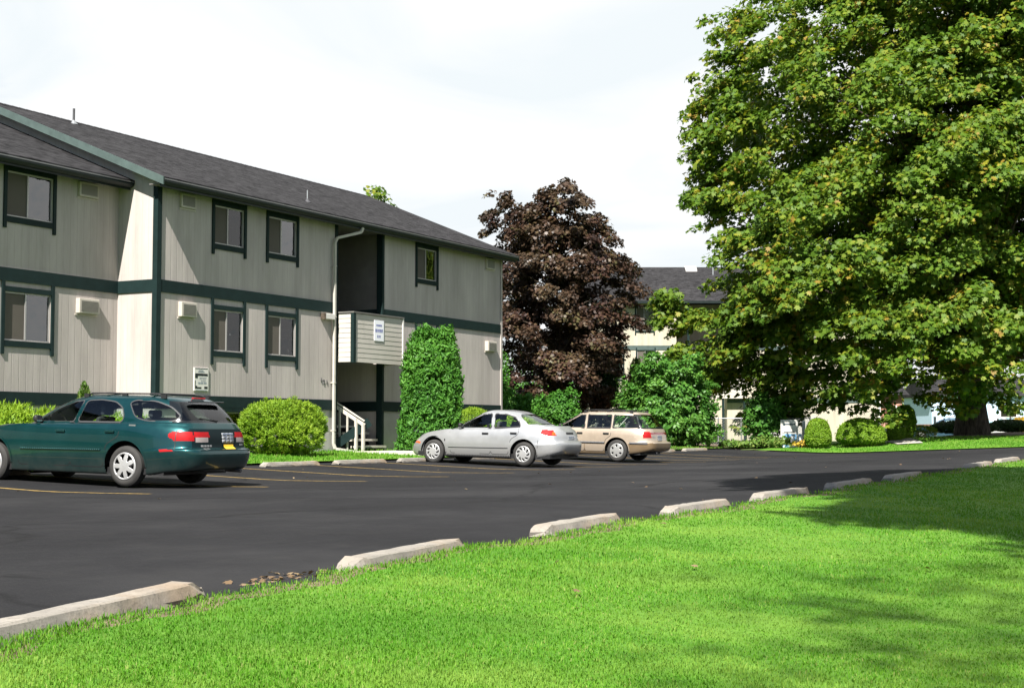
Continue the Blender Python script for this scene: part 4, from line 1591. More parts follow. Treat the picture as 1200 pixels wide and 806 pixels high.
def shrubs():
    # right of the teal wagon
    blob_bush('juniper_bush', 0, 0, 1.06, 0.95, 1.36, 'round yellow green bush right of the teal wagon', 'bush', M['juniper'], 62000, 0.085, 1, NEEDLE, inner=0.4, lump=0.09, xy=(28.78, 22.0), fuzz=0.05, upk=0.5, out=1.0, clump=1500, csize=0.10)
    blob_bush('juniper_bush', 0, 0, 1.9, 0.8, 1.08, 'spreading yellow green bush behind the teal wagon bonnet', 'bush', M['juniper'], 32000, 0.12, 2, NEEDLE, lump=0.16, clump=700, csize=0.16, xy=(20.3, 22.9), fuzz=0.09, upk=0.7)
    blob_bush('juniper_bush', 0, 0, 0.75, 0.6, 1.28, 'low yellow green bush behind the silver sedan roof', 'bush', M['juniper'], 9000, 0.085, 3, NEEDLE, lump=0.10, xy=(38.9, 22.3), upk=0.5)
    blob_bush('juniper_bush', 0, 0, 1.3, 0.75, 0.98, 'low yellow green bush hidden behind the teal wagon doors', 'bush', M['juniper'], 16000, 0.11, 31, NEEDLE, lump=0.14, xy=(23.4, 22.7), upk=0.7, clump=400, csize=0.15)
    blob_bush('juniper_bush', 0, 0, 1.2, 0.7, 1.05, 'low yellow green bush seen through the windows of the silver sedan', 'bush', M['juniper'], 12000, 0.11, 32, NEEDLE, lump=0.12, xy=(41.0, 22.2), upk=0.6, clump=350, csize=0.15)
    blob_bush('small_conifer', 0, 0, 0.24, 0.24, 1.55, 'small golden tipped conifer in the corner by the return wall', 'bush', M['weed'], 3500, 0.09, 4, SPRAY, lump=0.1, xy=(23.5, 23.4), power=1.6, upk=1.0)
    # clipped cedar at the entry
    arbor()
    # group by the end of the near block
    blob_bush('juniper_bush', 0, 0, 1.3, 0.9, 1.85, 'loose light green juniper beyond the corner of the grey block', 'bush', M['arbor'], 14000, 0.13, 6, SPRAY, lump=0.3, xy=(45.6, 24.4), upk=0.8, fuzz=0.12, clump=220, csize=0.25)
    blob_bush('broadleaf_shrub', 0, 0, 0.62, 0.6, 2.05, 'rounded green shrub between silver sedan and purple tree trunk', 'bush', M['arbor'], 14000, 0.10, 7, OVAL, lump=0.16, xy=(46.6, 23.2), fuzz=0.1, clump=300, csize=0.16)
    blob_bush('upright_shrub', 0, 0, 0.55, 0.5, 3.3, 'narrow bright green shrub against the corner of the grey block', 'bush', M['arbor'], 8000, 0.13, 8, OVAL, lump=0.22, xy=(46.8, 26.2), fuzz=0.2, power=2.6)
    blob_bush('upright_juniper', 5.15, 60, 0.42, 0.42, 3.4, 'upright feathery juniper between purple tree and leafy shrub', 'bush', M['weed'], 7000, 0.2, 9, NEEDLE, lump=0.12, power=1.8, upk=1.8, out=0.4, fuzz=0.15)
    blob_bush('dark_conifer', 3.7, 60.5, 0.75, 0.6, 4.0, 'very dark conifer in the shade of the purple tree', 'bush', M['darkleaf'], 9000, 0.16, 10, SPRAY, lump=0.15, fuzz=0.2)
    blob_bush('leafy_shrub', 6.12, 56.3, 1.66, 1.4, 3.2, 'big dark green leafy shrub behind the tan wagon tail', 'bush', M['shrub'], 34000, 0.15, 11, OVAL, zcf=0.3, tuck=0.0, power=2.2, lump=0.16, fuzz=0.1, upk=-0.2, fold=0.25, jit=0.5, clump=620, csize=0.27)
    blob_bush('leafy_shrub', 10.3, 59.3, 0.8, 0.6, 2.3, 'climbing shrub on the wire fence left of the notice board', 'bush', M['shrub'], 5500, 0.17, 12, OVAL, lump=0.25, fuzz=0.2, upk=0.0, clump=130, csize=0.26)
    blob_bush('weed_clump', 10.2, 57.8, 0.9, 0.3, 0.42, 'weedy clump on the kerb in front of the fence', 'plant', M['weed'], 1400, 0.14, 13, OVAL, lump=0.3, fuzz=0.3)
    blob_bush('weed_clump', 11.6, 57.6, 0.7, 0.3, 0.34, 'low weeds on the kerb below the notice board', 'plant', M['goldleaf'], 500, 0.1, 14, OVAL, lump=0.3, fuzz=0.3)
    blob_bush('weed_clump', 8.9, 57.6, 0.9, 0.25, 0.3, 'low weeds on the kerb right of the leafy shrub', 'plant', M['weed'], 900, 0.14, 15, OVAL, lump=0.3, fuzz=0.3)
    blob_bush('tall_grass_clump', 7.75, 57.5, 0.16, 0.16, 0.95, 'spiky clump of tall leaves at the foot of the big shrub', 'plant', M['shrub'], 130, 0.5, 16, NEEDLE, power=1.6, upk=2.2, out=0.5, fuzz=0.3, stems=2)
    # clipped bushes on the far lawn
    blob_bush('clipped_bush', 12.0, 57, 0.52, 0.52, 1.22, 'small clipped globe bush on the far lawn', 'bush', M['boxbush'], 10000, 0.07, 17, OVAL, lump=0.03, fuzz=0.04, power=2.1, zcf=0.3, tuck=0.03)
    blob_bush('clipped_bush', 13.7, 57.0, 0.98, 0.9, 1.16, 'wide clipped dome bush on the far lawn', 'bush', M['boxbush'], 16000, 0.07, 18, OVAL, lump=0.03, fuzz=0.04, power=2.1, zcf=0.3, tuck=0.03)
    blob_bush('clipped_bush', 15.75, 60.0, 0.5, 0.45, 0.62, 'low clipped bush by the beige path', 'bush', M['boxbush'], 5000, 0.08, 19, OVAL, lump=0.04, fuzz=0.05)
    blob_bush('clipped_bush', 16.55, 61.5, 0.55, 0.5, 1.5, 'tall light green clipped bush left of the maple trunk', 'bush', M['boxbush'], 7000, 0.09, 20, OVAL, lump=0.06, fuzz=0.06)
    blob_bush('clipped_bush', 19.0, 68, 0.9, 0.6, 0.55, 'flat yellow green bush in front of the distant blue car', 'bush', M['juniper'], 5000, 0.09, 21, NEEDLE, lump=0.06)
    blob_bush('dark_hedge', 23.3, 75, 1.7, 0.8, 0.7, 'dark low hedge left of the maple trunk', 'hedge', M['darkleaf'], 8000, 0.11, 22, OVAL, lump=0.05)
    blob_bush('dark_hedge', 26.4, 77, 1.1, 0.8, 0.66, 'dark low hedge right of the maple trunk', 'hedge', M['darkleaf'], 6000, 0.11, 23, OVAL, lump=0.05)
    blob_bush('golden_shrub', 33.4, 95, 0.9, 0.8, 1.0, 'golden yellow shrub at the far right edge', 'bush', M['goldleaf'], 3500, 0.14, 24, OVAL, lump=0.1)


def arbor():
    rng = np.random.default_rng(77)
    x, y = 34.98, 21.6
    root = empty('cedar_hedge', (x, y, zg(x, y)), (0, 0, math.atan2(-DZ, DX)), label='tall clipped bright green cedar beside the stair entry', cat='hedge')
    n = 36000
    H, r = 3.5, 0.77
    a = rng.uniform(0, 2 * PI, n)
    h = rng.uniform(0, 1, n)
    pw = 3.0
    k = (np.abs(np.cos(a)) ** pw + np.abs(np.sin(a)) ** pw) ** (-1 / pw)
    # the two peaks at the top
    top = H * (0.965 + 0.035 * np.cos(a * 2 + 0.4)) * (1 + 0.02 * np.sin(a * 7))
    rr = np.interp(h, [0, 0.06, 0.3, 0.6, 0.85, 0.95, 1.0], [0.95, 1.03, 1.03, 0.99, 0.87, 0.68, 0.34])
    d = np.stack([np.cos(a), np.sin(a), h * 3], 1)
    rr = rr * wobble(d, rng, 9, 0.10)
    s = 1 - np.abs(rng.normal(0, 0.07, n)) * rng.uniform(0, 2.2, n)
    inner = rng.uniform(0, 1, n) < 0.12
    s = np.where(inner, rng.uniform(0, 1, n) ** 0.5, s)
    lean = 0.14 * h
    pos = np.stack([np.cos(a) * k * rr * s * r + lean, np.sin(a) * k * rr * s * r * 0.72, h * top], 1)
    # cap
    m = 4000
    ang = rng.uniform(0, 2 * PI, m)
    q = rng.uniform(0, 1, m) ** 0.5
    cx = np.cos(ang) * q * r * 0.62 + 0.14
    cap = np.stack([cx, np.sin(ang) * q * r * 0.42, H * (0.965 + 0.03 * np.cos((cx - 0.14) / r * 5.2 + 2.6) * (1 - q * 0.5)) + rng.normal(0, 0.05, m)], 1)
    pos = np.concatenate([pos, cap])
    d = np.stack([np.cos(a), np.sin(a), 0.5 + 0 * a], 1)
    d = np.concatenate([d, np.stack([0 * ang, 0 * ang, 1 + 0 * ang], 1)])
    N = len(pos)
    ci = rng.integers(0, N, 900)
    w = rng.integers(0, 900, N)
    q = sphere_pts(N, rng) * (rng.uniform(0, 1, N) ** 0.5)[:, None] * rng.uniform(0.08, 0.17, 900)[w][:, None]
    q[:, 2] *= 1.3
    keep = rng.uniform(0, 1, N) < 0.15
    dd = np.where(keep[:, None], d, d[ci][w] * 0.7 + q * 4)
    pos = np.where(keep[:, None], pos, pos[ci][w] * np.array([1, 1, 1]) + q)
    pos[:, 2] = np.maximum(pos[:, 2], 0.02)
    leaves('foliage', pos, dd * 0.7, 0.125, SPRAY, M['arbor'], rng, root, dd * 0.5 + np.array([0, 0, 0.5]), 0.1, 0.5)
    mb = MB()
    for i in range(4):
        mb.tube(limb_path((rng.normal(0, .1), rng.normal(0, .1), -0.1), (rng.normal(0, .3), rng.normal(0, .2), H * 0.85), rng, 6), [0.06, 0.05, 0.04, 0.03, 0.02, 0.01], 7)
    mb.build('stem', M['bark'], root, True, world=False)


# ----------------------------------------------------------------------- grass
def grass():
    rng = np.random.default_rng(3)
    def blades(name, label, pts, hts, wid, seed, lean=0.35):
        r = np.random.default_rng(seed)
        n = len(pts)
        a = r.uniform(0, 2 * PI, n)
        da = np.stack([np.cos(a), np.sin(a), np.zeros(n)], 1)
        sd = np.stack([-np.sin(a), np.cos(a), np.zeros(n)], 1)
        b = np.abs(r.normal(0, lean, n))[:, None]
        h = (hts * r.uniform(0.55, 1.25, n))[:, None]
        w = (wid * r.uniform(0.7, 1.2, n))[:, None]
        up = np.array([0, 0, 1.0])
        v = np.stack([pts - sd * w, pts + sd * w,
                      pts + up * h * 0.55 + da * h * b * 0.3 + sd * w * 0.8, pts + up * h * 0.55 + da * h * b * 0.3 - sd * w * 0.8,
                      pts + up * h * (1 - 0.25 * np.minimum(b, 1.5)) + da * h * b], 1)
        v = v.reshape(-1, 3)
        i = np.arange(n) * 5
        f1 = np.stack([i, i + 1, i + 2], 1)
        f2 = np.stack([i, i + 2, i + 3], 1)
        f3 = np.stack([i + 3, i + 2, i + 4], 1)
        f = np.concatenate([f1, f2, f3])
        o = link(name, fast_mesh(name, v, f, [M['blade']]))
        tag(o, label, None, None, 'stuff')
        return o
    # near lawn: polar sampling about the viewpoint, thinning with distance
    n = 760000
    th = rng.uniform(R(-31), R(31), n)
    u = rng.uniform(0, 1, n)
    r = 3.2 * (46.0 / 3.2) ** (u ** 1.0)
    X, Z = r * np.sin(th), r * np.cos(th)
    t, p = X * DX + Z * DZ, -X * DZ + Z * DX
    edge = np.array([lawn_edge(v) for v in t]) + np.abs(rng.normal(0, 0.035, n)) * (rng.uniform(0, 1, n) < 0.3)
    ok = (p < edge) & (t < DRIVE_T) & ((p < edge - 0.07) | (rng.uniform(0, 1, n) < 0.5))
    t, p, r, edge = t[ok], p[ok], r[ok], edge[ok]
    # keep clear of the wheel stops' tops: they stand beyond the edge
    z = np.array([zg(a, b) for a, b in zip(t, np.minimum(p, 5.15 - 0.28 * np.clip(6.6 - t, 0, 6)))]) + 0.008
    size = 0.017 + 0.0005 * r
    patch = 0.5 + 0.5 * np.sin(t * 0.9 + 1.3 * np.sin(p * 0.7)) * np.sin(p * 1.1 + t * 0.35)
    size = size * (0.75 + 0.5 * patch)
    edgey = np.clip((p - edge + 0.45) / 0.45, 0, 1)
    size = size * (1 + 0.5 * edgey)
    wid = 0.0011 + 0.00022 * r
    blades('grass', 'bright green mown grass on the lawn', np.stack([t, p, z], 1), size, wid, 1, 0.6)
    # strip by the building and far lawn
    n = 26000
    t = rng.uniform(15, 54, n)
    p = rng.uniform(19.66, 23.2, n)
    ok = ~((t > 32.4) & (t < 36.2) & (p < 22.6))
    t, p = t[ok], p[ok]
    z = np.array([zg(a, b) for a, b in zip(t, p)]) + 0.04
    blades('grass', 'grass strip in front of the grey block', np.stack([t, p, z], 1), np.full(len(t), 0.075), np.full(len(t), 0.010), 2)
    n = 30000
    t = rng.uniform(53.72, 64, n)
    p = rng.uniform(-12, 17.5, n)
    Xc, Zc = t * DX - p * DZ, t * DZ + p * DX
    ok = ~((Zc > 56.2) & (Zc < 66) & (Xc > 14.9 + 0.078 * (Zc - 56.4)) & (Xc < 16.0 + 0.18 * (Zc - 56.4)))
    t, p = t[ok], p[ok]
    z = np.array([zg(a, b) for a, b in zip(t, p)]) + 0.03
    blades('grass', 'lawn strip beyond the end of the car park', np.stack([t, p, z], 1), np.full(len(t), 0.06), np.full(len(t), 0.016), 3)


def litter():
    rng = np.random.default_rng(9)
    P = []
    for i in range(80):
        t = rng.uniform(7, 34)
        P.append((t, lawn_edge(t) + abs(rng.normal(0.05, 0.12)), 0))
    for i in range(60):
        t = rng.uniform(8, 50)
        P.append((t, rng.uniform(6, 18.8), 0))
    for i in range(40):
        t = rng.uniform(6.5, 7.4)
        P.append((t, 5.2 + abs(rng.normal(0, 0.14)), 0))
    for i in range(18):
        X, Z = rng.uniform(-2, 5), rng.uniform(6, 14)
        t, p = cw(X, Z)
        if p < 4.8:
            P.append((t, p, 0.035))
    pos = np.array([(a, b, zg(a, b) + 0.014 + c) for a, b, c in P])
    o = leaves('fallen_leaves', pos, np.tile([0, 0, 1.6], (len(P), 1)), 0.05, MAPLE, M['litter'], rng, None, None, 0.3, 0.35)
    tag(o, 'dry leaves scattered on the asphalt and grass', None, None, 'stuff')
# ------------------------------------------------------------------------ cars
def pchip(xk, Y, xs):
    """monotone cubic along axis 0"""
    xk = np.asarray(xk, float)
    h = np.diff(xk)
    sh = (len(h),) + (1,) * (Y.ndim - 1)
    hh = h.reshape(sh)
    dl = np.diff(Y, axis=0) / hh
    d = np.zeros_like(Y)
    w1 = 2 * hh[1:] + hh[:-1]
    w2 = hh[1:] + 2 * hh[:-1]
    a, b = dl[:-1], dl[1:]
    same = (a * b) > 0
    with np.errstate(divide='ignore', invalid='ignore'):
        m = (w1 + w2) / (w1 / a + w2 / b)
    d[1:-1] = np.where(same, m, 0)
    d[0], d[-1] = dl[0], dl[-1]
    i = np.clip(np.searchsorted(xk, xs) - 1, 0, len(h) - 1)
    t = ((xs - xk[i]) / h[i]).reshape((-1,) + (1,) * (Y.ndim - 1))
    H = h[i].reshape((-1,) + (1,) * (Y.ndim - 1))
    return ((1 + 2 * t) * (1 - t) ** 2 * Y[i] + t * (1 - t) ** 2 * H * d[i] + t * t * (3 - 2 * t) * Y[i + 1] + t * t * (t - 1) * H * d[i + 1])


def half_loop(yr, yf, w, nr, nf, K):
    ym = (yr + yf) / 2
    a = (yf - yr) / 2
    out = []
    for n, sg in ((nr, -1), (nf, 1)):
        ph = np.linspace(0, PI / 2, 1500)
        ph = np.concatenate([ph[:1], ph])
        x = w * np.sin(ph) ** (2 / n)
        y = a * np.cos(ph) ** (2 / n)
        s = np.concatenate([[0], np.cumsum(np.hypot(np.diff(x), np.diff(y)))])
        q = np.linspace(0, s[-1], K + 1)
        xx, yy = np.interp(q, s, x), np.interp(q, s, y)
        out.append((xx, ym + sg * yy))
    X = np.concatenate([out[0][0], out[1][0][::-1][1:]])
    Y = np.concatenate([out[0][1], out[1][1][::-1][1:]])
    return X, Y


def inpoly(py, pz, poly):
    c = np.zeros(len(py), bool)
    n = len(poly)
    for i in range(n):
        y1, z1 = poly[i]
        y2, z2 = poly[(i + 1) % n]
        k = ((z1 > pz) != (z2 > pz)) & (py < (y2 - y1) * (pz - z1) / (z2 - z1 + 1e-12) + y1)
        c ^= k
    return c


def polydist(py, pz, poly):
    d = np.full(len(py), 9.0)
    n = len(poly)
    for i in range(n):
        a, b = np.array(poly[i]), np.array(poly[(i + 1) % n])
        ab = b - a
        t = np.clip(((py - a[0]) * ab[0] + (pz - a[1]) * ab[1]) / (ab @ ab + 1e-12), 0, 1)
        d = np.minimum(d, np.hypot(py - a[0] - t * ab[0], pz - a[1] - t * ab[1]))
    return d


def rounded(poly, r=0.05, n=4):
    """round the corners of a polygon"""
    out = []
    m = len(poly)
    for i in range(m):
        p0, p, p1 = (np.array(poly[j], float) for j in ((i - 1) % m, i, (i + 1) % m))
        a, b = p0 - p, p1 - p
        la, lb = np.linalg.norm(a), np.linalg.norm(b)
        rr = min(r, la * 0.45, lb * 0.45)
        A, B = p + a / la * rr, p + b / lb * rr
        for k in range(n + 1):
            t = k / n
            out.append(tuple((1 - t) ** 2 * A + 2 * t * (1 - t) * p + t * t * B))
    return out


class Car:
    def __init__(self, sp):
        self.sp = sp
        K = sp.get('K', 120)
        P, N = [], []
        zS = sp['zS']
        for kr in sp['rows']:
            X, Y = half_loop(kr['yr'], kr['yf'], kr['w'], kr.get('nr', 6), kr.get('nf', 5), K)
            if 'f' in kr:
                zb = np.interp(Y, sp['zb'][0], sp['zb'][1])
                Z = zb + kr['f'] * (np.interp(Y, zS[0], zS[1]) - zb)
            else:
                Z = np.interp(Y, kr['z'][0], kr['z'][1]) if isinstance(kr['z'], tuple) else np.full(len(Y), kr['z'])
            # soften piecewise-linear z along the loop
            ker = np.ones(9) / 9
            Zp = np.pad(Z, 4, mode='edge')
            Z = np.convolve(Zp, ker, 'valid')
            if kr.get('taper'):
                X = X * (1 - kr['taper'] * np.clip(Y / 2.2, 0, 1) ** 2)
            P.append(np.stack([X, Y, Z], 1))
        P = np.array(P)
        v = np.concatenate([[0], np.cumsum(np.maximum(np.linalg.norm(np.diff(P, axis=0), axis=2).mean(axis=1), 0.02))])
        xs = []
        for i in range(len(v) - 1):
            m = max(1, int(round((v[i + 1] - v[i]) / sp.get('res', 0.024))))
            xs += list(np.linspace(v[i], v[i + 1], m, endpoint=False))
        xs.append(v[-1])
        G = pchip(v, P, np.array(xs))
        self.rowpos = np.searchsorted(xs, v - 1e-9)
        nr, nc = G.shape[:2]
        # both halves: columns 0..nc-1 right, then the mirrored interior columns
        L = G[:, 1:-1][:, ::-1].copy()
        L[:, :, 0] *= -1
        A = np.concatenate([G, L], axis=1)
        n2 = A.shape[1]
        self.V = A.reshape(-1, 3)
        i, j = np.meshgrid(np.arange(nr - 1), np.arange(n2), indexing='ij')
        j2 = (j + 1) % n2
        F = np.stack([i * n2 + j, i * n2 + j2, (i + 1) * n2 + j2, (i + 1) * n2 + j], -1).reshape(-1, 4)
        self.F = F
        self.frow = i.ravel()
        c = self.V[F].mean(axis=1)
        a = self.V[F[:, 2]] - self.V[F[:, 0]]
        b = self.V[F[:, 3]] - self.V[F[:, 1]]
        nn = np.cross(a, b)
        nn /= np.linalg.norm(nn, axis=1, keepdims=True) + 1e-12
        self.c, self.n = c, nn
        self.free = np.ones(len(F), bool)
        side = (np.abs(nn[:, 0]) > 0.35) & (c[:, 0] > 0)
        self.sv = c[side]
        rear = (nn[:, 1] < -0.25)
        self.rv = c[rear]

    def sx(self, y, z):
        d = (self.sv[:, 1] - y) ** 2 + (self.sv[:, 2] - z) ** 2
        k = np.argpartition(d, 14)[:14]
        w = np.exp(-d[k] / 0.0009) + 1e-9
        return float((self.sv[k, 0] * w).sum() / w.sum())

    def sy(self, x, z):
        d = (self.rv[:, 0] - x) ** 2 + (self.rv[:, 2] - z) ** 2
        k = np.argpartition(d, 4)[:4]
        w = 1 / (d[k] + 1e-6)
        return float((self.rv[k, 1] * w).sum() / w.sum())

    def take(self, mask, name, mat, parent):
        m = mask & self.free
        if not m.any():
            return None
        self.free &= ~m
        F = self.F[m]
        u, inv = np.unique(F.ravel(), return_inverse=True)
        o = link(name, fast_mesh(name, self.V[u], inv.reshape(-1, 4), [mat], True), parent)
        return o

    def ribbon(self, pts, w, off, name, mat, parent, closed=False, side=-1, thick=0.0, lift=0.0):
        """a strip that follows the body side; pts are (y, z)"""
        pts = [np.array(p, float) for p in pts]
        n = len(pts)
        mb = MB()
        q = []
        for i, p in enumerate(pts):
            a = pts[(i - 1) % n] if closed else pts[max(i - 1, 0)]
            b = pts[(i + 1) % n] if closed else pts[min(i + 1, n - 1)]
            d = b - a
            d /= np.linalg.norm(d) + 1e-9
            m = np.array([-d[1], d[0]])
            for s in (-0.5, 0.5):
                r = p + m * w * s
                q.append((side * (self.sx(r[0], r[1]) + off), r[0], r[1]))
        for i in range(n if closed else n - 1):
            j = (i + 1) % n
            f = [q[2 * i], q[2 * j], q[2 * j + 1], q[2 * i + 1]]
            mb.poly(f if side < 0 else f[::-1])
        o = mb.build(name, mat, parent, True, world=False)
        if thick:
            s = o.modifiers.new('solid', 'SOLIDIFY')
            s.thickness = thick
            s.offset = -1
        return o

    def patch(self, x0, x1, z0, z1, off, name, mat, parent, n=6, thick=0.0):
        mb = MB()
        g = [[(x0 + (x1 - x0) * i / n, z0 + (z1 - z0) * j / n) for i in range(n + 1)] for j in range(n + 1)]
        for j in range(n):
            for i in range(n):
                f = [(a, self.sy(a, b) - off, b) for a, b in (g[j][i], g[j][i + 1], g[j + 1][i + 1], g[j + 1][i])]
                mb.poly(f)
        o = mb.build(name, mat, parent, True, world=False)
        if thick:
            s = o.modifiers.new('solid', 'SOLIDIFY')
            s.thickness = thick
            s.offset = -1
        return o


def wheel(parent, x, y, r, w, style, rim_mat, side):
    """tyre with its hubcap; side -1 = left"""
    root = None
    mb = MB()
    h = w / 2
    rr = r * 0.66
    mb.lathe([(-h * 0.9, rr), (-h, rr + 0.015), (-h * 1.04, (r + rr) / 2), (-h * 0.93, r - 0.03), (-h * 0.72, r - 0.006), (-h * 0.3, r), (h * 0.3, r), (h * 0.72, r - 0.006),
              (h * 0.93, r - 0.03), (h * 1.04, (r + rr) / 2), (h, rr + 0.015), (h * 0.9, rr), (h * 0.2, rr - 0.02), (-h * 0.2, rr - 0.02), (-h * 0.9, rr)], 40, 'x')
    o = mb.build('wheel', M['tyre'], parent, True, world=False)
    o.location = (x, y, r)
    # hubcap on the outer face
    nr, na = 14, 120
    rad = np.linspace(0.0, rr + 0.008, nr + 1)
    V, F, dark = [], [], []
    for i in range(nr + 1):
        k = i / nr
        dome = 0.022 * (1 - k ** 2) + (0.012 if 0.86 < k < 0.97 else 0) - (0.02 if k > 0.98 else 0)
        for j in range(na):
            a = 2 * PI * j / na
            V.append((side * (h * 0.86 + dome), rad[i] * math.cos(a), rad[i] * math.sin(a)))
    for i in range(nr):
        for j in range(na):
            k = (i + 0.5) / nr
            a = 2 * PI * (j + 0.5) / na
            j2 = (j + 1) % na
            hole = False
            if style == 'star7':
                u = ((a * 7 / (2 * PI)) % 1) - 0.5
                hole = 0.40 < k < 0.88 and abs(u) < 0.07 + 0.26 * (k - 0.36) / 0.5 and k < 0.92 - 0.6 * abs(u) ** 2
            elif style == 'slots':
                u = (((a + 0.9 * k) * 9 / (2 * PI)) % 1) - 0.5
                hole = 0.5 < k < 0.84 and abs(u) < 0.24
            elif style == 'holes6':
                u = ((a * 6 / (2 * PI)) % 1) - 0.5
                hole = math.hypot((k - 0.66) / 0.17, u / 0.2) < 1
            f = (i * na + j, i * na + j2, (i + 1) * na + j2, (i + 1) * na + j)
            if not hole:
                F.append(f if side > 0 else f[::-1])
    rim = link('rim', fast_mesh('rim', V, F, [rim_mat], True), o)
    s = rim.modifiers.new('solid', 'SOLIDIFY')
    s.thickness = 0.012
    s.offset = -1
    bk = MB()
    bk.lathe([(side * h * 0.25, 0.001), (side * h * 0.25, rr - 0.003)], 32, 'x')
    bk.build('brake_disc', M['blackplastic'], o, world=False)
    hb = MB()
    hb.lathe([(side * (h * 0.86 + 0.02), 0.05), (side * (h * 0.86 + 0.034), 0.045), (side * (h * 0.86 + 0.036), 0.001)], 20, 'x')
    hb.build('hub_cap', rim_mat, o, True, world=False)
    return o


def seat(parent, x, y, z, w, mat, head=True, back=0.58):
    mb = MB()
    mb.box(x - w / 2, x + w / 2, y - 0.25, y + 0.27, z - 0.1, z + 0.05)
    mb.prism([(x - w / 2 + 0.02, y - 0.27, z), (x - w / 2 + 0.02, y - 0.14, z), (x - w / 2 + 0.05, y - 0.30, z + back), (x - w / 2 + 0.05, y - 0.38, z + back)], (w - 0.08, 0, 0))
    if head:
        mb.box(x - 0.13, x + 0.13, y - 0.41, y - 0.31, z + back + 0.02, z + back + 0.2)
    return mb.build('seat', mat, parent, world=False, bevel=0.04)


def build_car(name, sp, loc, rotz, pitch, label, cat='car', group=None):
    root = empty(name, loc, (pitch, 0, rotz), label=label, cat=cat, group=group)
    car = Car(sp)
    c, n = car.c, car.n
    paint = sp['paint']
    gi, ri = car.rowpos[sp['iG']], car.rowpos[sp['iR']]
    gh = (car.frow >= gi) & (car.frow < ri)
    # wheel openings
    for (yw, ra) in ((sp['fa'], sp['ra']), (sp['rax'], sp['ra'])):
        m = (np.hypot(c[:, 1] - yw, c[:, 2] - sp['r'] * 1.03) < ra) & (np.abs(c[:, 0]) > 0.5) & (c[:, 2] < sp['belt'] - 0.1)
        car.free &= ~m
    # windscreen, side glass, rear glass
    def part_window(mask, nm, mat, border):
        o = car.take(mask, nm, mat, root)
        return o
    for side in (-1, 1):
        for poly in sp['side_windows']:
            pl = rounded(poly[0], poly[1])
            ins = inpoly(c[:, 1], c[:, 2], pl) & (c[:, 0] * side > 0) & (car.frow >= gi - 3) & (np.abs(n[:, 0]) > 0.4)
            o = car.take(ins, 'side_window', M['carglass'], root)
            if o is not None:
                car.ribbon(pl, sp.get('seal_w', 0.03), 0.003, 'seal', sp['seal'], o, True, side)
    A = sp['apillar']
    yA = np.interp(c[:, 2], A[1], A[0])
    z0, z1 = sp['ws_z']
    o = car.take(gh & (c[:, 1] > yA) & (c[:, 2] > z0) & (c[:, 2] < z1), 'windshield', M['carglass'], root)
    B = sp['rear_glass']
    zr0, zr1 = B['z']
    hw = np.interp(c[:, 2], [zr0, zr1], B['hw'])
    yb = np.interp(c[:, 2], B['yz'][1], B['yz'][0])
    ins = gh & (c[:, 1] < yb) & (c[:, 2] > zr0) & (c[:, 2] < zr1) & (np.abs(c[:, 0]) < hw) & (n[:, 1] < -0.15)
    car.take(ins, 'rear_window', B.get('mat', M['carglass']), root)
    if 'wrap' in B:
        w = B['wrap']
        for side in (-1, 1):
            ins = inpoly(c[:, 1], c[:, 2], w) & (c[:, 0] * side > 0) & gh
            car.take(ins, 'rear_window', B.get('mat', M['carglass']), root)
    if B.get('surround'):
        q = B['surround']
        ins = gh & (c[:, 1] < yb + q[0]) & (c[:, 2] > q[1]) & (c[:, 2] < q[2]) & ((n[:, 1] < -0.1) | (len(q) > 3))
        car.take(ins, 'window_surround', M['blackgloss'], root)
    # lamps and coloured zones: (name, material, mask function, per side?)
    for nm, mat, fn, per in sp['zones']:
        for side in ((-1, 1) if per else (0,)):
            m = fn(c, n)
            if side:
                m = m & (c[:, 0] * side > 0)
            car.take(m, nm, mat, root)
    # doors
    for side in (-1, 1):
        for d in sp['doors']:
            pl = rounded(d['poly'], 0.06)
            m = inpoly(c[:, 1], c[:, 2], pl) & (c[:, 0] * side > 0) & (np.abs(n[:, 0]) > 0.3) & (c[:, 2] > sp['sill'])
            o = car.take(m, 'door', d.get('paint', paint), root)
            if o is None:
                continue
            car.ribbon(pl, 0.012, 0.0022, 'seam', M['blackplastic'], o, True, side)
            hy, hz = d['handle']
            hb = MB()
            hx = side * (car.sx(hy, hz) + 0.002)
            hb.box(min(hx, hx + side * 0.03), max(hx, hx + side * 0.03), hy - 0.09, hy + 0.09, hz - 0.022, hz + 0.02)
            hb.build('handle', sp.get('handle_mat', M['blackplastic']), o, world=False, bevel=0.008)
    if 'lower' in sp:
        car.take(sp['lower'](c, n), 'lower_body', sp['lower_mat'], root)
    car.take(np.ones(len(c), bool), 'body', paint, root)
    # mouldings
    for (z0_, z1_, ya, yb_, w, mt, off) in sp['mouldings']:
        for side in (-1, 1):
            k = 40
            car.ribbon([(ya + (yb_ - ya) * i / k, z0_ + (z1_ - z0_) * i / k) for i in range(k + 1)], w, off, 'side_moulding', mt, root, False, side, 0.012)
    for side in (-1, 1):
        for yw in (sp['fa'], sp['rax']):
            pts = []
            zc = sp['r'] * 1.03
            for i in range(41):
                a = -0.32 + (PI + 0.64) * i / 40
                pts.append((yw + math.cos(a) * (sp['ra'] + 0.004), zc + math.sin(a) * (sp['ra'] + 0.004)))
            pts = [p for p in pts if p[1] > sp['sill'] + 0.02]
            car.ribbon(pts, 0.03, 0.009, 'arch_lip', sp.get('lip', paint), root, False, side, 0.0)
        for (ya, yb_, za, zb_) in sp['seams']:
            car.ribbon([(ya + (yb_ - ya) * i / 14, za + (zb_ - za) * i / 14) for i in range(15)], 0.011, 0.002, 'seam', M['blackplastic'], root, False, side)
    # under body, wheel wells, interior
    mb = MB()
    W = sp['halfw']
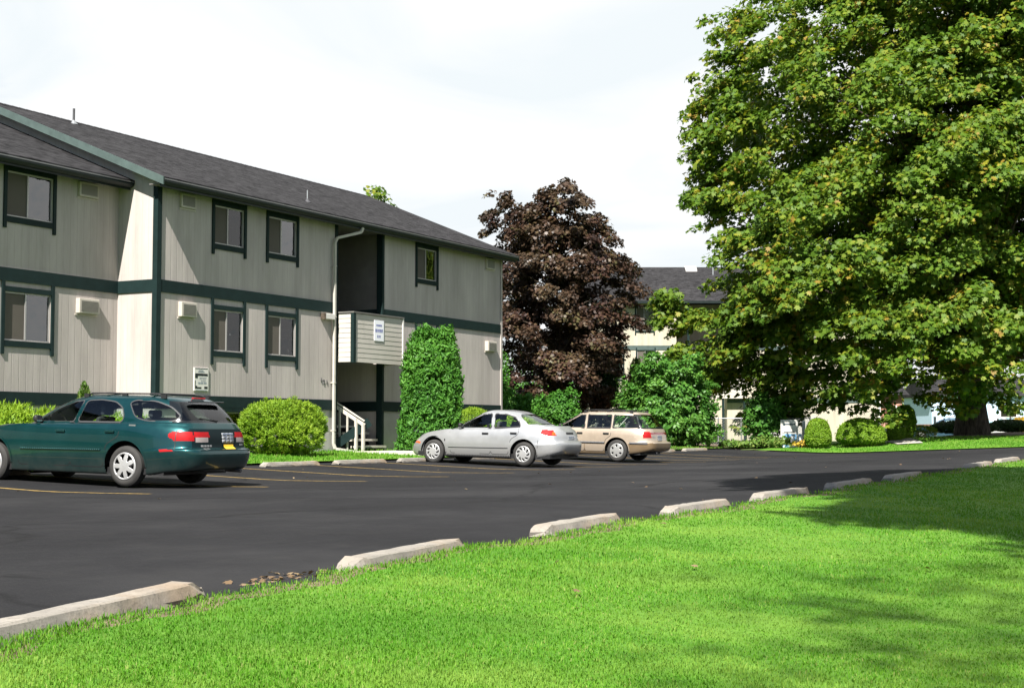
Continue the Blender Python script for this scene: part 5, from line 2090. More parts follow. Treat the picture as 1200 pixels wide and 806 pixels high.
    mb.box(-W + 0.10, W - 0.10, sp['rax'] - 0.7, sp['fa'] + 0.5, 0.20, 0.30)
    mb.box(-W + 0.32, W - 0.32, sp['rax'] - 0.72, sp['fa'] + 0.5, 0.24, 0.5)
    mb.build('underbody', M['blackplastic'], root, world=False)
    for yw in (sp['fa'], sp['rax']):
        for side in (-1, 1):
            mb = MB()
            N = 20
            ra = sp['ra'] + 0.015
            pts = [(yw + ra * math.cos(PI * i / N), sp['r'] * 1.03 + ra * math.sin(PI * i / N)) for i in range(N + 1)]
            xa, xb = side * (W - 0.05), side * (W - 0.42)
            for i in range(N):
                (y1, q1), (y2, q2) = pts[i], pts[i + 1]
                mb.poly([(xa, y1, q1), (xb, y1, q1), (xb, y2, q2), (xa, y2, q2)])
            mb.poly([(xb, y, q) for y, q in pts])
            mb.build('wheel_well', M['blackplastic'], root, world=False)
    ti = sp['trim_mat']
    mb = MB()
    mb.box(-W + 0.12, W - 0.12, sp['cabin'][0], sp['cabin'][1], 0.34, 0.40)
    mb.box(-W + 0.14, W - 0.14, sp['cabin'][1] - 0.42, sp['cabin'][1] + 0.05, 0.6, sp['belt'] - 0.06)
    mb.build('dashboard', ti, root, world=False, bevel=0.03)
    for sx_ in (-0.37, 0.37):
        seat(root, sx_, sp['seat_y'], 0.52, 0.5, ti)
    seat(root, 0, sp['seat_y'] - sp.get('rear_seat', 0.95), 0.52, 1.2, ti, False, sp.get('rear_back', 0.58))
    for hx in (-0.35, 0.35) if sp.get('rear_seat', 0.95) > 0.9 else ():
        mb = MB()
        mb.box(hx - 0.13, hx + 0.13, sp['seat_y'] - 1.37, sp['seat_y'] - 1.27, 1.1, 1.22)
        mb.build('headrest', ti, root, world=False, bevel=0.03)
    mb = MB()
    if sp.get('shelf'):
        mb.box(-W + 0.2, W - 0.2, sp['shelf'][0], sp['shelf'][1], sp['shelf'][2] - 0.05, sp['shelf'][2])
        mb.build('parcel_shelf', ti, root, world=False)
    mb = MB()
    sw = [(-0.37 + 0.18 * math.cos(a), sp['cabin'][1] - 0.50 + 0.07 * math.sin(a), sp['belt'] + 0.0 + 0.17 * math.sin(a)) for a in np.linspace(0, 2 * PI, 25)]
    mb.tube(sw, 0.014, 6, False)
    mb.build('steering_wheel', M['blackplastic'], root, True, world=False)
    # wheels
    tr = W - sp['tw'] / 2 - 0.012
    for yw in (sp['fa'], sp['rax']):
        for side in (-1, 1):
            wheel(root, side * tr, yw, sp['r'], sp['tw'], sp['cap'], sp['rim_mat'], side)
    # door mirrors
    for side in (-1, 1):
        my, mz = sp['mirror']
        bx = car.sx(my, mz)
        mb = MB()
        mb.box(-0.075, 0.075, -0.045, 0.045, -0.055, 0.055)
        o = mb.build('mirror', sp['mirror_mat'], root, world=False, bevel=0.035)
        o.location = (side * (bx + 0.115), my, mz + 0.05)
        mb = MB()
        mb.bar((side * -0.115, 0, -0.05), (side * -0.05, 0, -0.02), 0.05, 0.04)
        mb.build('mirror_arm', sp['mirror_mat'], o, world=False)
        mb = MB()
        mb.box(-0.062, 0.062, -0.049, -0.0455, -0.042, 0.042)
        mb.build('mirror_glass', M['mirror'], o, world=False)
    for fn in sp['extras']:
        fn(root, car)
    return root


def car_materials():
    def paint(name, col, metal=0.55, rough=0.28, flake=0.08):
        t = NT(name)
        nz = t.noise(900, 2, 0.5)
        nd = t.noise(4, 4, 0.6)
        vm = t.add('ShaderNodeVectorMath', operation='SCALE')
        vm.inputs[0].default_value = col
        t.link(t.math('MULTIPLY', t.maprange(nz, 0.3, 0.7, 1 - flake, 1 + flake), t.maprange(nd, 0.3, 0.7, 0.95, 1.04)), vm.inputs['Scale'])
        s = t.xyz(t.obj())
        dust = t.math('MULTIPLY', t.maprange(s[2], 0.2, 0.6, 0.45, 0.0), t.maprange(nd, 0.3, 0.7, 0.4, 1.0))
        t.set(t.mixc(dust, vm.outputs[0], (0.16, 0.145, 0.125)), t.maprange(nd, 0.3, 0.7, rough, rough + 0.1), metal, 0.5, 0.85, 0.05)
        return t.m
    M['paint_teal'] = paint('teal_paint', (0.0025, 0.047, 0.050), 0.7, 0.27)
    M['paint_silver'] = paint('silver_paint', (0.36, 0.365, 0.37), 0.55, 0.33)
    M['paint_tan'] = paint('tan_paint', (0.40, 0.325, 0.25), 0.45, 0.34)
    M['paint_tan_low'] = paint('tan_lower_paint', (0.22, 0.15, 0.08), 0.45, 0.4)
    M['paint_blue'] = paint('dark_blue_paint', (0.03, 0.09, 0.16), 0.4, 0.3)
    M['paint_white'] = paint('white_paint_car', (0.7, 0.7, 0.7), 0.0, 0.3)
    M['tyre'] = plain('tyre_rubber', (0.026, 0.025, 0.024), 0.8, var=0.25, scale=8)
    M['rim_bright'] = plain('bright_rim', (0.42, 0.42, 0.42), 0.38, 0.5, var=0.12)
    M['rim_grey'] = plain('grey_rim', (0.36, 0.36, 0.35), 0.38, 0.5, var=0.05)
    M['blackplastic'] = plain('black_plastic', (0.012, 0.012, 0.013), 0.55, var=0.1)
    M['blackgloss'] = plain('black_gloss', (0.008, 0.010, 0.011), 0.12, var=0.1, spec=0.6)
    M['greyplastic'] = plain('grey_plastic', (0.10, 0.10, 0.105), 0.5, var=0.1)
    M['sealgrey'] = plain('seal_grey', (0.045, 0.047, 0.05), 0.5, var=0.1, spec=0.2)
    M['chrome'] = plain('chrome_strip', (0.3, 0.3, 0.3), 0.35, 0.7, var=0.05)
    M['mirror'] = plain('mirror_silver', (0.8, 0.8, 0.8), 0.03, 1.0, var=0.0)
    M['red_lamp'] = plain('red_lens', (0.28, 0.009, 0.011), 0.5, var=0.25, spec=0.08)
    M['dark_red_lamp'] = plain('dark_red_lens', (0.16, 0.008, 0.012), 0.15, var=0.15, spec=0.6, coat=1.0)
    M['orange_lamp'] = plain('orange_lens', (0.42, 0.08, 0.012), 0.5, var=0.1, spec=0.08)
    M['clear_lamp'] = plain('clear_lens', (0.26, 0.22, 0.21), 0.15, var=0.1, spec=0.6)
    M['plate'] = plain('plate_white', (0.20, 0.21, 0.225), 0.5, var=0.1)
    M['plate_blue'] = plain('plate_blue', (0.16, 0.20, 0.28), 0.5, var=0.2)
    M['sticker_yellow'] = plain('sticker_yellow', (0.75, 0.50, 0.03), 0.5, var=0.05)
    M['fabric_dark'] = plain('dark_seat_fabric', (0.022, 0.024, 0.027), 0.9)
    M['fabric_tan'] = plain('grey_seat_fabric', (0.06, 0.06, 0.057), 0.9)


def plate(root, car, x0, x1, z0, z1, off, blue=True):
    o = car.patch(x0, x1, z0, z1, off, 'licence_plate', M['plate'], root, 3, 0.006)
    w = x1 - x0
    h = z1 - z0
    y = car.sy((x0 + x1) / 2, (z0 + z1) / 2) - off
    rs = random.Random(4)
    mb = MB()
    def pt(a, b):
        xx, zz = x0 + w * a, z0 + h * b
        return (xx, car.sy(xx, zz) - off - 0.003, zz)
    for i in range(7):
        if i == 3:
            continue
        a0 = 0.1 + i * 0.118
        a1 = a0 + 0.085
        for (u0, u1, v0, v1) in ((a0, a0 + 0.022, 0.28, 0.74), (a1 - 0.022, a1, 0.28, 0.74), (a0, a1, 0.66, 0.74), (a0, a1, 0.28, 0.35)):
            if rs.random() < 0.25:
                continue
            mb.poly([pt(u0, v0), pt(u1, v0), pt(u1, v1), pt(u0, v1)])
    mb.poly([pt(0.05, 0.85), pt(0.95, 0.85), pt(0.95, 0.95), pt(0.05, 0.95)])
    mb.build('plate_characters', M['plate_blue'], o, world=False)


def rails(root, xr, ya, yb, zf, h=0.07, cross=(), mat='blackplastic'):
    for s in (-1, 1):
        mb = MB()
        k = 10
        pts = []
        for i in range(k + 1):
            y = ya + (yb - ya) * i / k
            e = min(i, k - i)
            pts.append((s * xr, y, zf(y) + (0.005 if e == 0 else h)))
        mb.tube(pts, 0.013, 6)
        for y in (ya + 0.05, (ya + yb) / 2, yb - 0.05):
            mb.box(s * xr - 0.018, s * xr + 0.018, y - 0.05, y + 0.05, zf(y) - 0.02, zf(y) + h)
        mb.build('roof_rail', M[mat], root, True, world=False)
    for y in cross:
        mb = MB()
        mb.box(-xr + 0.017, xr - 0.017, y - 0.03, y + 0.03, zf(y) + h - 0.012, zf(y) + h + 0.016)
        mb.build('cross_bar', M[mat], root, world=False, bevel=0.008)


def spec_teal():
    P = M['paint_teal']
    zS = ([-2.54, -2.2, -1.0, 0.0, 0.9, 1.4, 2.0, 2.35, 2.54], [0.97, 0.98, 0.965, 0.95, 0.93, 0.90, 0.80, 0.72, 0.66])
    zb = ([-2.54, -2.0, -1.6, 1.9, 2.3, 2.54], [0.30, 0.26, 0.2, 0.2, 0.21, 0.24])
    gz = ([-2.5, -2.2, -1.0, 0.0, 0.7, 1.2], [1.03, 1.03, 1.005, 0.985, 0.965, 0.955])
    rows = [
        dict(f=-0.02, yr=-2.30, yf=2.35, w=0.78, nr=6, nf=4),
        dict(f=0.0, yr=-2.44, yf=2.45, w=0.86, nr=7, nf=3.6),
        dict(f=0.14, yr=-2.52, yf=2.51, w=0.895, nr=7, nf=3.4),
        dict(f=0.36, yr=-2.545, yf=2.535, w=0.922, nr=7, nf=3.3),
        dict(f=0.46, yr=-2.535, yf=2.53, w=0.926, nr=7, nf=3.3),
        dict(f=0.51, yr=-2.455, yf=2.51, w=0.925, nr=6.5, nf=3.3),
        dict(f=0.75, yr=-2.44, yf=2.45, w=0.915, nr=6, nf=3.3),
        dict(f=0.92, yr=-2.41, yf=2.36, w=0.89, nr=5.5, nf=3.3),
        dict(f=1.0, yr=-2.385, yf=2.28, w=0.862, nr=5.2, nf=3.4),
        dict(z=([-2.4, -2.2, -1.0, 0.0, 0.9, 1.4, 1.85], [1.03, 1.02, 0.995, 0.975, 0.965, 0.945, 0.85]), yr=-2.35, yf=1.85, w=0.835, nr=5, nf=3.4),
        dict(z=gz, yr=-2.33, yf=1.22, w=0.81, nr=4.8, nf=3.2),                       # glass base  (iG)
        dict(z=([-2.3, -1.5, 0, 1.1], [1.12, 1.10, 1.09, 1.06]), yr=-2.27, yf=1.00, w=0.785, nr=4.6, nf=3.2),
        dict(z=([-2.2, -1.5, 0, 0.8], [1.27, 1.28, 1.28, 1.22]), yr=-2.13, yf=0.66, w=0.715, nr=4.4, nf=3.2),
        dict(z=([-2.1, -1.5, -0.3, 0.4], [1.385, 1.405, 1.405, 1.36]), yr=-1.96, yf=0.32, w=0.635, nr=4.2, nf=3.2),   # roof edge (iR)
        dict(z=([-1.9, -1.4, -0.3, 0.25], [1.42, 1.443, 1.445, 1.405]), yr=-1.88, yf=0.20, w=0.56, nr=4, nf=3),
        dict(z=([-1.7, -1.2, -0.3, 0.1], [1.45, 1.468, 1.468, 1.44]), yr=-1.72, yf=0.02, w=0.33, nr=3, nf=3),
        dict(z=([-1.4, -1.0, -0.4, -0.1], [1.468, 1.478, 1.478, 1.468]), yr=-1.40, yf=-0.25, w=0.004, nr=2.5, nf=2.5),
    ]
    sw = [([(0.80, 1.005), (0.30, 1.245), (-0.02, 1.345), (-0.20, 1.36), (-0.10, 1.01)], 0.05),
          ([(-0.27, 1.36), (-0.55, 1.375), (-0.85, 1.345), (-1.03, 1.25), (-1.10, 1.10), (-1.07, 1.02), (-0.18, 1.015)], 0.06),
          ([(-1.14, 1.33), (-1.24, 1.375), (-1.62, 1.365), (-1.92, 1.27), (-2.10, 1.13), (-2.04, 1.055), (-1.56, 1.045), (-1.32, 1.10)], 0.09)]
    def tl(c, n):
        return (c[:, 2] > 0.74) & (c[:, 2] < 0.885) & (c[:, 1] < -2.02) & ((c[:, 1] > -2.02 - 9) & (np.abs(c[:, 0]) > 0.66)) & ((c[:, 1] + 2.02) * -1 > np.abs(c[:, 2] - 0.83) * 2.0 - 0.05)
    def tl2(c, n):
        return (c[:, 2] > 0.80) & (c[:, 2] < 0.885) & (n[:, 1] < -0.5) & (np.abs(c[:, 0]) > 0.34) & (np.abs(c[:, 0]) < 0.65) & (c[:, 1] < -2.2)
    def tl3(c, n):
        return (c[:, 2] > 0.735) & (c[:, 2] <= 0.80) & (n[:, 1] < -0.5) & (np.abs(c[:, 0]) > 0.38) & (np.abs(c[:, 0]) < 0.64) & (c[:, 1] < -2.2)
    def panel(c, n):
        return (c[:, 2] > 0.60) & (c[:, 2] < 0.93) & (n[:, 1] < -0.6) & (np.abs(c[:, 0]) < 0.70) & (c[:, 1] < -2.2)
    def bump(c, n):
        return (c[:, 1] < -1.78) & (c[:, 2] < 0.545)
    def bumpf(c, n):
        return (c[:, 1] > 2.05) & (c[:, 2] < 0.56)
    def hl(c, n):
        return (c[:, 1] > 1.98) & (np.abs(c[:, 0]) > 0.42) & (c[:, 2] > 0.58) & (c[:, 2] < 0.68) & (n[:, 2] < 0.8)
    def mark(c, n):
        return (c[:, 1] > -2.14) & (c[:, 1] < -1.90) & (c[:, 2] > 0.575) & (c[:, 2] < 0.61) & (np.abs(n[:, 0]) > 0.5)
    def extras(root, car):
        plate(root, car, -0.02, 0.29, 0.715, 0.875, 0.012)
        car.patch(0.01, 0.27, 0.62, 0.69, 0.012, 'sticker', M['sticker_yellow'], root, 2)
        for i, (a, b, z0, z1) in enumerate(((-0.56, -0.50, .655, .685), (-0.485, -0.43, .655, .685), (-0.415, -0.36, .655, .685), (-0.345, -0.30, .655, .685), (-0.54, -0.48, .61, .635), (-0.46, -0.40, .61, .635),
                                            (0.46, 0.50, .67, .70), (0.52, 0.56, .67, .70))):
            car.patch(a, b, z0, z1, 0.006, 'badge', M['chrome'], root, 1)
        # wiper at the top, roof spoiler lamp, filler flap
        mb = MB()
        mb.bar((-0.42, -2.105, 1.362), (0.42, -2.105, 1.362), 0.10, 0.022)
        mb.build('spoiler', M['blackgloss'], root, world=False, bevel=0.01)
        mb = MB()
        mb.box(-0.16, 0.16, -1.975, -1.93, 1.405, 1.432)
        mb.build('brake_light', M['red_lamp'], root, world=False, bevel=0.008)
        mb = MB()
        mb.bar((0.02, car.sy(0.02, 1.06) - 0.012, 1.06), (-0.40, car.sy(-0.4, 1.10) - 0.012, 1.10), 0.016, 0.014)
        mb.build('wiper', M['blackplastic'], root, world=False)
        zf = lambda y: float(np.interp(y, [-1.95, -1.4, -0.3, 0.25], [1.415, 1.435, 1.435, 1.405]))
        rails(root, 0.56, -1.75, -0.1, zf, 0.045, (-1.45, -0.55))
        for side in (-1, 1):
            mb = MB()
            x = side * (car.sx(-1.33, 0.975) + 0.004)
            mb.box(x - 0.008, x + 0.008, -1.39, -1.26, 0.955, 0.985)
            mb.build('filler_badge', M['chrome'], root, world=False)
        mb = MB()
        mb.box(-0.89, -0.84, 1.03, 1.07, 0.66, 0.72)
        mb.build('fender_badge', M['chrome'], root, world=False)
        mb = MB()
        mb.tube([(0.45, -2.2, 0.27), (0.45, -2.5, 0.26)], 0.03, 10)
        mb.build('exhaust_pipe', M['iron'], root, True, world=False)
    return dict(
        rows=rows, zS=zS, zb=zb, iG=10, iR=13, paint=P, belt=1.0, sill=0.27, halfw=0.925, fa=1.515, rax=-1.24, ra=0.405, r=0.325, tw=0.205,
        side_windows=sw, seal=M['sealgrey'], seal_w=0.018, K=150, res=0.019, apillar=([1.02, 0.66, 0.20, 0.0], [0.96, 1.12, 1.34, 1.44]), ws_z=(0.975, 1.355),
        rear_glass=dict(z=(1.065, 1.345), hw=(0.66, 0.50), yz=([-2.12, -1.9], [1.0, 1.4]), mat=M['carglass_dark'], surround=(0.10, 1.03, 1.37)),
        zones=[('tail_light', M['red_lamp'], tl, True), ('tail_light', M['red_lamp'], tl2, True), ('reverse_light', M['clear_lamp'], tl3, True),
               ('side_marker', M['red_lamp'], mark, True), ('headlight', M['clear_lamp'], hl, True), ('tailgate_panel', M['tailpanel'], panel, False), ('bumper', P, bump, False), ('bumper', P, bumpf, False)],
        doors=[dict(poly=[(0.95, 0.30), (1.02, 0.96), (0.80, 1.0), (-0.12, 1.0), (-0.16, 0.96), (-0.12, 0.30)], handle=(0.08, 0.86)),
               dict(poly=[(-0.14, 0.30), (-0.18, 0.96), (-0.2, 1.0), (-1.08, 1.01), (-1.10, 0.80), (-0.86, 0.66), (-0.80, 0.30)], handle=(-0.92, 0.87))],
        handle_mat=P, mouldings=[(0.56, 0.575, 0.9, -0.76, 0.018, P, 0.010)], seams=[(-2.16, -2.14, 0.56, 0.95)], lip=P,
        cabin=(-2.2, 1.1), seat_y=-0.05, trim_mat=M['fabric_dark'], cap='star7', rim_mat=M['rim_bright'], mirror=(0.66, 1.0), mirror_mat=M['blackplastic'], extras=[extras])


def spec_silver():
    P = M['paint_silver']
    zS = ([-2.26, -2.1, -1.5, -0.5, 0.4, 0.95, 1.5, 2.0, 2.26], [0.95, 0.955, 0.93, 0.88, 0.855, 0.84, 0.79, 0.70, 0.60])
    zb = ([-2.26, -1.8, -1.5, 1.7, 2.0, 2.26], [0.34, 0.24, 0.19, 0.18, 0.2, 0.24])
    rows = [
        dict(f=-0.02, yr=-2.05, yf=2.1, w=0.72, nr=6, nf=4),
        dict(f=0.0, yr=-2.17, yf=2.2, w=0.79, nr=6, nf=3.4),
        dict(f=0.12, yr=-2.24, yf=2.25, w=0.825, nr=6, nf=3.2),
        dict(f=0.34, yr=-2.262, yf=2.262, w=0.845, nr=5.5, nf=3.1),
        dict(f=0.44, yr=-2.25, yf=2.255, w=0.848, nr=5.5, nf=3.1),
        dict(f=0.49, yr=-2.20, yf=2.24, w=0.848, nr=5, nf=3.1),
        dict(f=0.72, yr=-2.17, yf=2.17, w=0.835, nr=4.6, nf=3.1),
        dict(f=0.90, yr=-2.12, yf=2.05, w=0.805, nr=4.4, nf=3.1),
        dict(f=1.0, yr=-2.05, yf=1.95, w=0.775, nr=4.2, nf=3.2),
        dict(z=([-2.0, -1.6, -0.5, 0.4, 0.95, 1.6], [1.005, 0.99, 0.905, 0.88, 0.88, 0.80]), yr=-1.98, yf=1.6, w=0.755, nr=4, nf=3.2),
        dict(z=([-1.8, -1.2, -0.5, 0.4, 0.9], [1.015, 0.96, 0.915, 0.895, 0.90]), yr=-1.62, yf=0.98, w=0.735, nr=4, nf=3.2),   # iG = 10
        dict(z=([-1.6, -1.0, 0, 0.8], [1.06, 1.03, 1.01, 0.985]), yr=-1.50, yf=0.80, w=0.71, nr=3.8, nf=3.2),
        dict(z=([-1.4, -0.9, 0, 0.5], [1.19, 1.20, 1.19, 1.14]), yr=-1.20, yf=0.47, w=0.64, nr=3.8, nf=3.2),
        dict(z=([-1.0, -0.7, -0.2, 0.2], [1.30, 1.325, 1.33, 1.285]), yr=-0.93, yf=0.17, w=0.565, nr=3.8, nf=3.2),    # iR = 13
        dict(z=([-0.9, -0.6, -0.2, 0.1], [1.335, 1.357, 1.362, 1.33]), yr=-0.84, yf=0.05, w=0.49, nr=3.6, nf=3),
        dict(z=([-0.8, -0.5, -0.2, 0.0], [1.365, 1.38, 1.382, 1.365]), yr=-0.72, yf=-0.08, w=0.28, nr=3, nf=3),
        dict(z=1.39, yr=-0.55, yf=-0.25, w=0.004, nr=2.5, nf=2.5),
    ]
    sw = [([(0.72, 0.925), (0.30, 1.13), (-0.05, 1.265), (-0.28, 1.285), (-0.33, 0.93)], 0.04),
          ([(-0.37, 1.285), (-0.70, 1.275), (-0.95, 1.20), (-1.10, 1.07), (-1.14, 0.975), (-0.42, 0.935)], 0.05)]
    def tl(c, n):
        return (c[:, 2] > 0.765 + np.clip((np.abs(c[:, 1]) - 1.72) * -0.3 + 0.05, 0, 0.09)) & (c[:, 2] < 0.905) & (c[:, 1] < -1.72) & (np.abs(c[:, 0]) > 0.58)
    def tlo(c, n):
        return tl(c, n) & (np.abs(c[:, 0]) < 0.715) & (c[:, 2] > 0.79) & (c[:, 2] < 0.87) & (c[:, 1] < -1.98)
    def rec(c, n):
        return (c[:, 2] > 0.80) & (c[:, 2] < 0.855) & (np.abs(c[:, 0]) < 0.2) & (n[:, 1] < -0.5)
    def bump(c, n):
        return (c[:, 1] < -1.66) & (c[:, 2] < 0.655)
    def bumpf(c, n):
        return (c[:, 1] > 1.72) & (c[:, 2] < 0.50)
    def mk(c, n):
        return (c[:, 1] > 1.80) & (c[:, 1] < 2.02) & (c[:, 2] > 0.50) & (c[:, 2] < 0.545) & (np.abs(n[:, 0]) > 0.2)
    def hl(c, n):
        return (c[:, 1] > 1.85) & (np.abs(c[:, 0]) > 0.35) & (c[:, 2] > 0.545) & (c[:, 2] < 0.62) & (n[:, 2] < 0.8)
    def extras(root, car):
        plate(root, car, -0.14, 0.17, 0.67, 0.75, 0.008)
        for a, b in ((0.06, 0.11), (0.125, 0.17), (0.185, 0.23), (0.245, 0.3)):
            car.patch(a, b, 0.69, 0.72, 0.02, 'badge', M['chrome'], root, 1)
        for side in (-1, 1):
            mb = MB()
            x = side * (car.sx(1.0, 0.60) + 0.003)
            mb.box(x - 0.006, x + 0.006, 0.965, 0.99, 0.57, 0.63)
            mb.build('fender_badge', M['blackplastic'], root, world=False)
        mb = MB()
        mb.tube([(0.4, -1.95, 0.27), (0.4, -2.2, 0.26)], 0.025, 10)
        mb.build('exhaust_pipe', M['iron'], root, True, world=False)
    return dict(
        rows=rows, zS=zS, zb=zb, iG=10, iR=13, paint=P, belt=0.92, sill=0.25, halfw=0.845, fa=1.31, rax=-1.29, ra=0.375, r=0.30, tw=0.185,
        side_windows=sw, seal=M['blackplastic'], apillar=([0.80, 0.47, 0.05, -0.1], [0.90, 1.06, 1.27, 1.36]), ws_z=(0.915, 1.275),
        rear_glass=dict(z=(1.035, 1.29), hw=(0.61, 0.47), yz=([-1.33, -0.95], [1.0, 1.3])),
        zones=[('turn_signal', M['orange_lamp'], tlo, True), ('tail_light', M['red_lamp'], tl, True), ('plate_recess', M['blackplastic'], rec, False), ('side_marker', M['orange_lamp'], mk, True), ('headlight', M['clear_lamp'], hl, True),
               ('bumper', P, bump, False), ('bumper', P, bumpf, False)],
        doors=[dict(poly=[(0.80, 0.28), (0.86, 0.86), (0.72, 0.90), (-0.35, 0.91), (-0.36, 0.28)], handle=(-0.20, 0.79)),
               dict(poly=[(-0.38, 0.28), (-0.37, 0.91), (-1.12, 0.96), (-1.13, 0.78), (-0.93, 0.66), (-0.86, 0.28)], handle=(-1.0, 0.81))],
        mouldings=[(0.43, 0.445, 0.86, -0.86, 0.012, M['greyplastic'], 0.004), (0.215, 0.215, 0.95, -0.92, 0.07, M['blackplastic'], 0.004)], seams=[(-1.67, -1.67, 0.46, 0.655)], lip=P,
        cabin=(-1.3, 0.9), seat_y=-0.1, trim_mat=M['fabric_tan'], cap='slots', rim_mat=M['rim_bright'], mirror=(0.56, 0.93), mirror_mat=M['blackplastic'],
        shelf=(-1.45, -1.1, 0.93), rear_seat=0.66, rear_back=0.46, extras=[extras])


def spec_tan(paint=None, low=None, rack=True):
    P = paint or M['paint_tan']
    Q = low or M['paint_tan_low']
    zS = ([-2.3, -2.0, -1.0, 0.0, 0.9, 1.5, 2.1, 2.3], [0.90, 0.90, 0.895, 0.89, 0.88, 0.84, 0.76, 0.72])
    zb = ([-2.3, -1.9, -1.5, 1.8, 2.1, 2.3], [0.33, 0.26, 0.21, 0.2, 0.21, 0.24])
    rows = [
        dict(f=-0.02, yr=-2.12, yf=2.12, w=0.73, nr=7, nf=5),
        dict(f=0.0, yr=-2.25, yf=2.24, w=0.79, nr=8, nf=5),
        dict(f=0.12, yr=-2.32, yf=2.30, w=0.825, nr=8, nf=4.6),
        dict(f=0.40, yr=-2.33, yf=2.31, w=0.845, nr=8, nf=4.4),
        dict(f=0.44, yr=-2.29, yf=2.30, w=0.845, nr=8, nf=4.4),
        dict(f=0.48, yr=-2.22, yf=2.27, w=0.845, nr=7.5, nf=4.4),
        dict(f=0.8, yr=-2.19, yf=2.22, w=0.838, nr=7, nf=4.4),
        dict(f=1.0, yr=-2.16, yf=2.14, w=0.81, nr=6.5, nf=4.6),
        dict(z=([-2.2, -1.0, 0.0, 0.9, 1.5, 2.0], [0.925, 0.915, 0.91, 0.90, 0.87, 0.81]), yr=-2.15, yf=1.95, w=0.80, nr=6.5, nf=4.6),
        dict(z=([-2.2, -1.0, 0.0, 0.8, 1.0], [0.945, 0.935, 0.93, 0.925, 0.925]), yr=-2.14, yf=1.05, w=0.785, nr=6, nf=4.2),   # iG = 9
        dict(z=([-2.1, -1.0, 0.0, 0.8], [1.05, 1.05, 1.05, 1.02]), yr=-2.06, yf=0.84, w=0.745, nr=6, nf=4.2),
        dict(z=([-2.0, -1.0, 0.0, 0.5], [1.23, 1.24, 1.24, 1.19]), yr=-1.91, yf=0.50, w=0.675, nr=5.6, nf=4.2),
        dict(z=([-1.8, -1.0, -0.2, 0.3], [1.365, 1.375, 1.37, 1.335]), yr=-1.76, yf=0.22, w=0.625, nr=5.6, nf=4.2),    # iR = 12
        dict(z=([-1.7, -1.0, -0.2, 0.2], [1.405, 1.412, 1.405, 1.375]), yr=-1.70, yf=0.12, w=0.57, nr=5, nf=4),
        dict(z=([-1.6, -1.0, -0.2, 0.1], [1.425, 1.432, 1.425, 1.40]), yr=-1.6, yf=0.02, w=0.33, nr=4, nf=3.6),
        dict(z=1.438, yr=-1.35, yf=-0.25, w=0.004, nr=2.5, nf=2.5),
    ]
    sw = [([(0.74, 0.955), (0.30, 1.17), (0.02, 1.32), (-0.14, 1.335), (-0.17, 0.955)], 0.03),
          ([(-0.23, 1.335), (-0.98, 1.335), (-1.00, 0.96), (-0.25, 0.955)], 0.03),
          ([(-1.06, 1.335), (-1.72, 1.32), (-1.90, 0.965), (-1.06, 0.96)], 0.03)]
    def tl(c, n):
        return (c[:, 2] > 0.69) & (c[:, 2] < 0.86) & (c[:, 1] < -2.0) & (np.abs(c[:, 0]) > 0.56)
    def gar(c, n):
        return (c[:, 2] > 0.78) & (c[:, 2] < 0.86) & (n[:, 1] < -0.5) & (np.abs(c[:, 0]) <= 0.56) & (c[:, 1] < -2.0)
    def rec(c, n):
        return (c[:, 2] > 0.60) & (c[:, 2] < 0.78) & (n[:, 1] < -0.5) & (np.abs(c[:, 0]) < 0.24) & (c[:, 1] < -2.0)
    def bump(c, n):
        return (c[:, 1] < -1.70) & (c[:, 2] < 0.545)
    def lowz(c, n):
        return (c[:, 2] < 0.52) & (np.abs(n[:, 2]) < 0.95)
    def hl(c, n):
        return (c[:, 1] > 1.9) & (np.abs(c[:, 0]) > 0.4) & (c[:, 2] > 0.58) & (c[:, 2] < 0.70) & (n[:, 2] < 0.8)
    def extras(root, car):
        plate(root, car, -0.16, 0.15, 0.61, 0.76, 0.010)
        car.patch(-0.50, -0.36, 0.70, 0.74, 0.006, 'badge', M['chrome'], root, 1)
        mb = MB()
        mb.bar((-0.1, car.sy(-0.1, 0.99) - 0.012, 0.99), (0.4, car.sy(0.4, 1.0) - 0.012, 1.0), 0.018, 0.014)
        mb.build('wiper', M['blackplastic'], root, world=False)
        if rack:
            zf = lambda y: float(np.interp(y, [-1.7, -1.0, -0.2, 0.1], [1.40, 1.412, 1.405, 1.38]))
            rails(root, 0.55, -1.6, -0.05, zf, 0.065, (-1.4, -0.4))
        mb = MB()
        mb.bar((-0.66, -1.2, 0.99), (-0.55, -1.45, 1.3), 0.04, 0.012)
        mb.build('seat_belt', M['white_paint'], root, world=False)
        mb = MB()
        mb.tube([(-0.4, -2.0, 0.27), (-0.4, -2.3, 0.26)], 0.025, 10)
        mb.build('exhaust_pipe', M['iron'], root, True, world=False)
